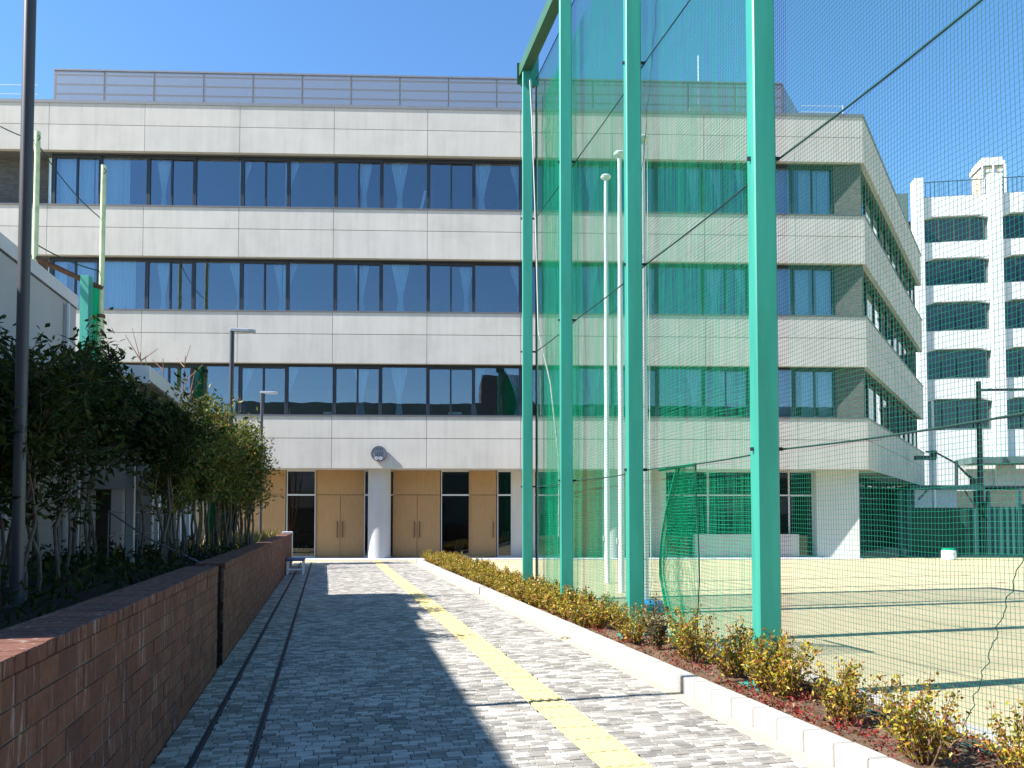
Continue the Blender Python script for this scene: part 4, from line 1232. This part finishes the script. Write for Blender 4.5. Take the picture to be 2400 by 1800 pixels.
sun_trees = [
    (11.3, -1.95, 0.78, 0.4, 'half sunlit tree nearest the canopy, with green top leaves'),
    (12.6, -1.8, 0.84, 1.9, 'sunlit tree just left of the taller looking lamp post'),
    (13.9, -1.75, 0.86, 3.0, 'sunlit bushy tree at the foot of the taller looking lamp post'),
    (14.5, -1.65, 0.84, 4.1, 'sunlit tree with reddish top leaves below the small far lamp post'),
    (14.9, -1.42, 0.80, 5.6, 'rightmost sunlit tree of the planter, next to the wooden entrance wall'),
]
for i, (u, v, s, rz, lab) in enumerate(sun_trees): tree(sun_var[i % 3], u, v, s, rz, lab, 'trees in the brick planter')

# bare shrub behind the canopy
rng = random.Random(5)
tw = MB()
for s in range(9):
    a = rng.uniform(0, 2*math.pi); l = rng.uniform(0.15, 0.6)
    top = Vector((math.cos(a)*l, math.sin(a)*l, rng.uniform(2.2, 3.3)))
    tw.tube([(0,0,0), top*0.5 + Vector((0.03,0,0)), top], [0.03,0.018,0.006], 5)
    for k in range(9):
        t = rng.uniform(0.45, 0.98); p = top*t; d = rand_dir(rng, 0.9)
        tw.tube([p, p + d*rng.uniform(0.2,0.55)], [0.009,0.004], 4, cap=False)
bpos = at(396, 900, 22.5)
bs = thing('bare_shrub', 'leafless reddish shrub twigs rising above the canopy edge', 'shrub', (bpos.x, bpos.y, 0), 0)
bs.location.z = 0.0; bs.scale = (1.7, 1.7, 2.05)
tw.build('twigs', TWIG, bs)

# hedge shrubs on the right
def make_shrub(seed, h, rad, nshoot, mat, L=0.042, W=0.02):
    rng = random.Random(seed); st_ = MB(); lf = MB()
    for s in range(nshoot):
        a = rng.uniform(0, 2*math.pi); rr = rad*math.sqrt(rng.uniform(0,1))
        hh = h*rng.uniform(0.45, 1.0)*(1 - 0.35*(rr/rad)**2)
        b = Vector((math.cos(a)*rr*0.25, math.sin(a)*rr*0.25, 0)); e = Vector((math.cos(a)*rr, math.sin(a)*rr, hh))
        m = b.lerp(e, 0.5) + Vector((0,0,0.04))
        st_.tube([b, m, e], [0.006,0.004,0.002], 4, cap=False)
        n = int(15 + hh*75)
        for k in range(n):
            t = rng.uniform(0.12, 1.03)
            p = b.lerp(m, t*2) if t < 0.5 else m.lerp(e, t*2-1)
            p = p + Vector((rng.gauss(0,0.022), rng.gauss(0,0.022), rng.gauss(0,0.015)))
            leaf_add(lf, p, rand_dir(rng, 0.5), L*rng.uniform(0.6,1.25), W*rng.uniform(0.7,1.25), rng)
    return st_.mesh('stems', TWIG), lf.mesh('foliage', mat)
near_var = [make_shrub(31, 0.58, 0.27, 30, LEAF_SHRUB), make_shrub(32, 0.66, 0.30, 30, LEAF_SHRUB), make_shrub(33, 0.54, 0.30, 30, LEAF_SHRUB)]
dark_var = make_shrub(34, 0.60, 0.16, 16, LEAF_DARK)
far_var = [make_shrub(41, 0.52, 0.34, 30, LEAF_SHRUB, 0.05, 0.026), make_shrub(42, 0.60, 0.34, 30, LEAF_SHRUB, 0.05, 0.026), make_shrub(43, 0.48, 0.36, 30, LEAF_SHRUB, 0.05, 0.026), make_shrub(44, 0.55, 0.34, 30, LEAF_SHRUB, 0.05, 0.026)]
def shrub(var, loc, sc, rz, label, group):
    t = thing('hedge_shrub', label, 'shrub', loc, rz, group); t.scale = (sc, sc, sc)
    put('stems', var[0], t); put('foliage', var[1], t)
near_sh = [
    (2215, 1690, 1, 0.8, 'yellow shrub cut off by the right edge of the picture'),
    (1995, 1645, 1, 0.92, 'near yellow green shrub in the right corner with long stray shoots'),
    (1822, 1560, 0, 0.85, 'solitary golden shrub between the nearest green pole and the corner shrub'),
    (1700, 1505, 2, 1.02, 'golden orange shrub just right of the foot of the nearest green pole'),
    (1652, 1490, 0, 0.95, 'golden shrub right in front of the foot of the nearest green pole'),
    (1592, 1462, 2, 1.05, 'yellow shrub with dark shoots just left of the nearest green pole'),
    (1497, 1428, 1, 1.0, 'upright yellow shrub between the two nearest green poles'),
    (1418, 1402, 3, 1.05, 'dark green upright shrub right of the second green pole'),
    (1366, 1388, 2, 0.95, 'reddish orange shrub at the foot of the second green pole'),
]
for i, (x, y, vi, sc, lab) in enumerate(near_sh):
    g_ = ground(x*K, y*K, 0.1)
    shrub(near_var[vi] if vi < 3 else dark_var, (g_.x, g_.y, 0.09), sc, R.uniform(0,6.28), lab, 'shrubs in the bed beside the kerb')
u = 9.4; i = 0
while u < 25.8:
    for v in (3.38, 3.80):
        lab = ('golden shrub in the hedge between the second and third green poles' if u < 11.4 else
               'orange shrub in the dense hedge between the third and fourth green poles' if u < 13.9 else
               'small orange shrub in the hedge beyond the farthest green pole')
        grp = ('hedge between the second and third poles' if u < 11.4 else 'hedge between the third and fourth poles' if u < 13.9 else 'hedge beyond the last pole')
        shrub(far_var[(i*3+(v>3.5)) % 4], P(u + R.uniform(-0.12,0.12), v + R.uniform(-0.07,0.07), 0.08), R.uniform(0.72,1.05), R.uniform(0,6.28), lab, grp)
        i += 1
    u += 0.52
# red ground cover
rng = random.Random(9); gc = MB()
for c in range(210):
    uu = 3.0 + 9.0*rng.random()**1.3; vv = rng.uniform(3.2, 4.1)
    c0 = P(uu, vv, 0.10)
    for k in range(rng.randint(8, 34)):
        p = c0 + Vector((rng.gauss(0,0.06), rng.gauss(0,0.06), abs(rng.gauss(0,0.035))))
        leaf_add(gc, p, rand_dir(rng, 0.4), rng.uniform(0.02,0.045), rng.uniform(0.012,0.022), rng)
o = gc.build('ground_cover', LEAF_RED); tag(o, 'low dark red ground cover between the shrubs', kind='stuff')
# dry grass and low plants in the planter
rng = random.Random(10); gg = MB(); gd = MB()
for c in range(1500):
    uu = rng.uniform(15.5, 25.3); vv = rng.uniform(-2.6, -1.33); p = P(uu, vv, 0.9)
    leaf_add(gg, p, rand_dir(rng, 1.6), rng.uniform(0.15,0.42), rng.uniform(0.012,0.025), rng)
o = gg.build('dry_grass', LEAF_GRASS); tag(o, 'dry yellow grass in the far end of the planter', kind='stuff')
for c in range(3000):
    uu = rng.uniform(2.0, 15.5); vv = rng.uniform(-4.0, -1.34); p = P(uu, vv, 0.9 + abs(rng.gauss(0,0.12)))
    leaf_add(gd, p, rand_dir(rng, 0.6), rng.uniform(0.06,0.14), rng.uniform(0.02,0.04), rng)
o = gd.build('low_plants', LEAF_TREE_SHADED); tag(o, 'dark low leafy plants under the shaded trees', kind='stuff')
# a fallen leaf tuft on the paving
tf = ground(1325, 1497, ZP); tb = MB(); rng = random.Random(3)
for k in range(14): leaf_add(tb, Vector((rng.gauss(0,0.03), rng.gauss(0,0.03), abs(rng.gauss(0,0.012)))), rand_dir(rng,0.2), 0.05, 0.02, rng)
o = tb.build('weed', LEAF_DARK, None, loc=tf); tag(o, 'small weed lying on the paving beside the kerb', 'weed')
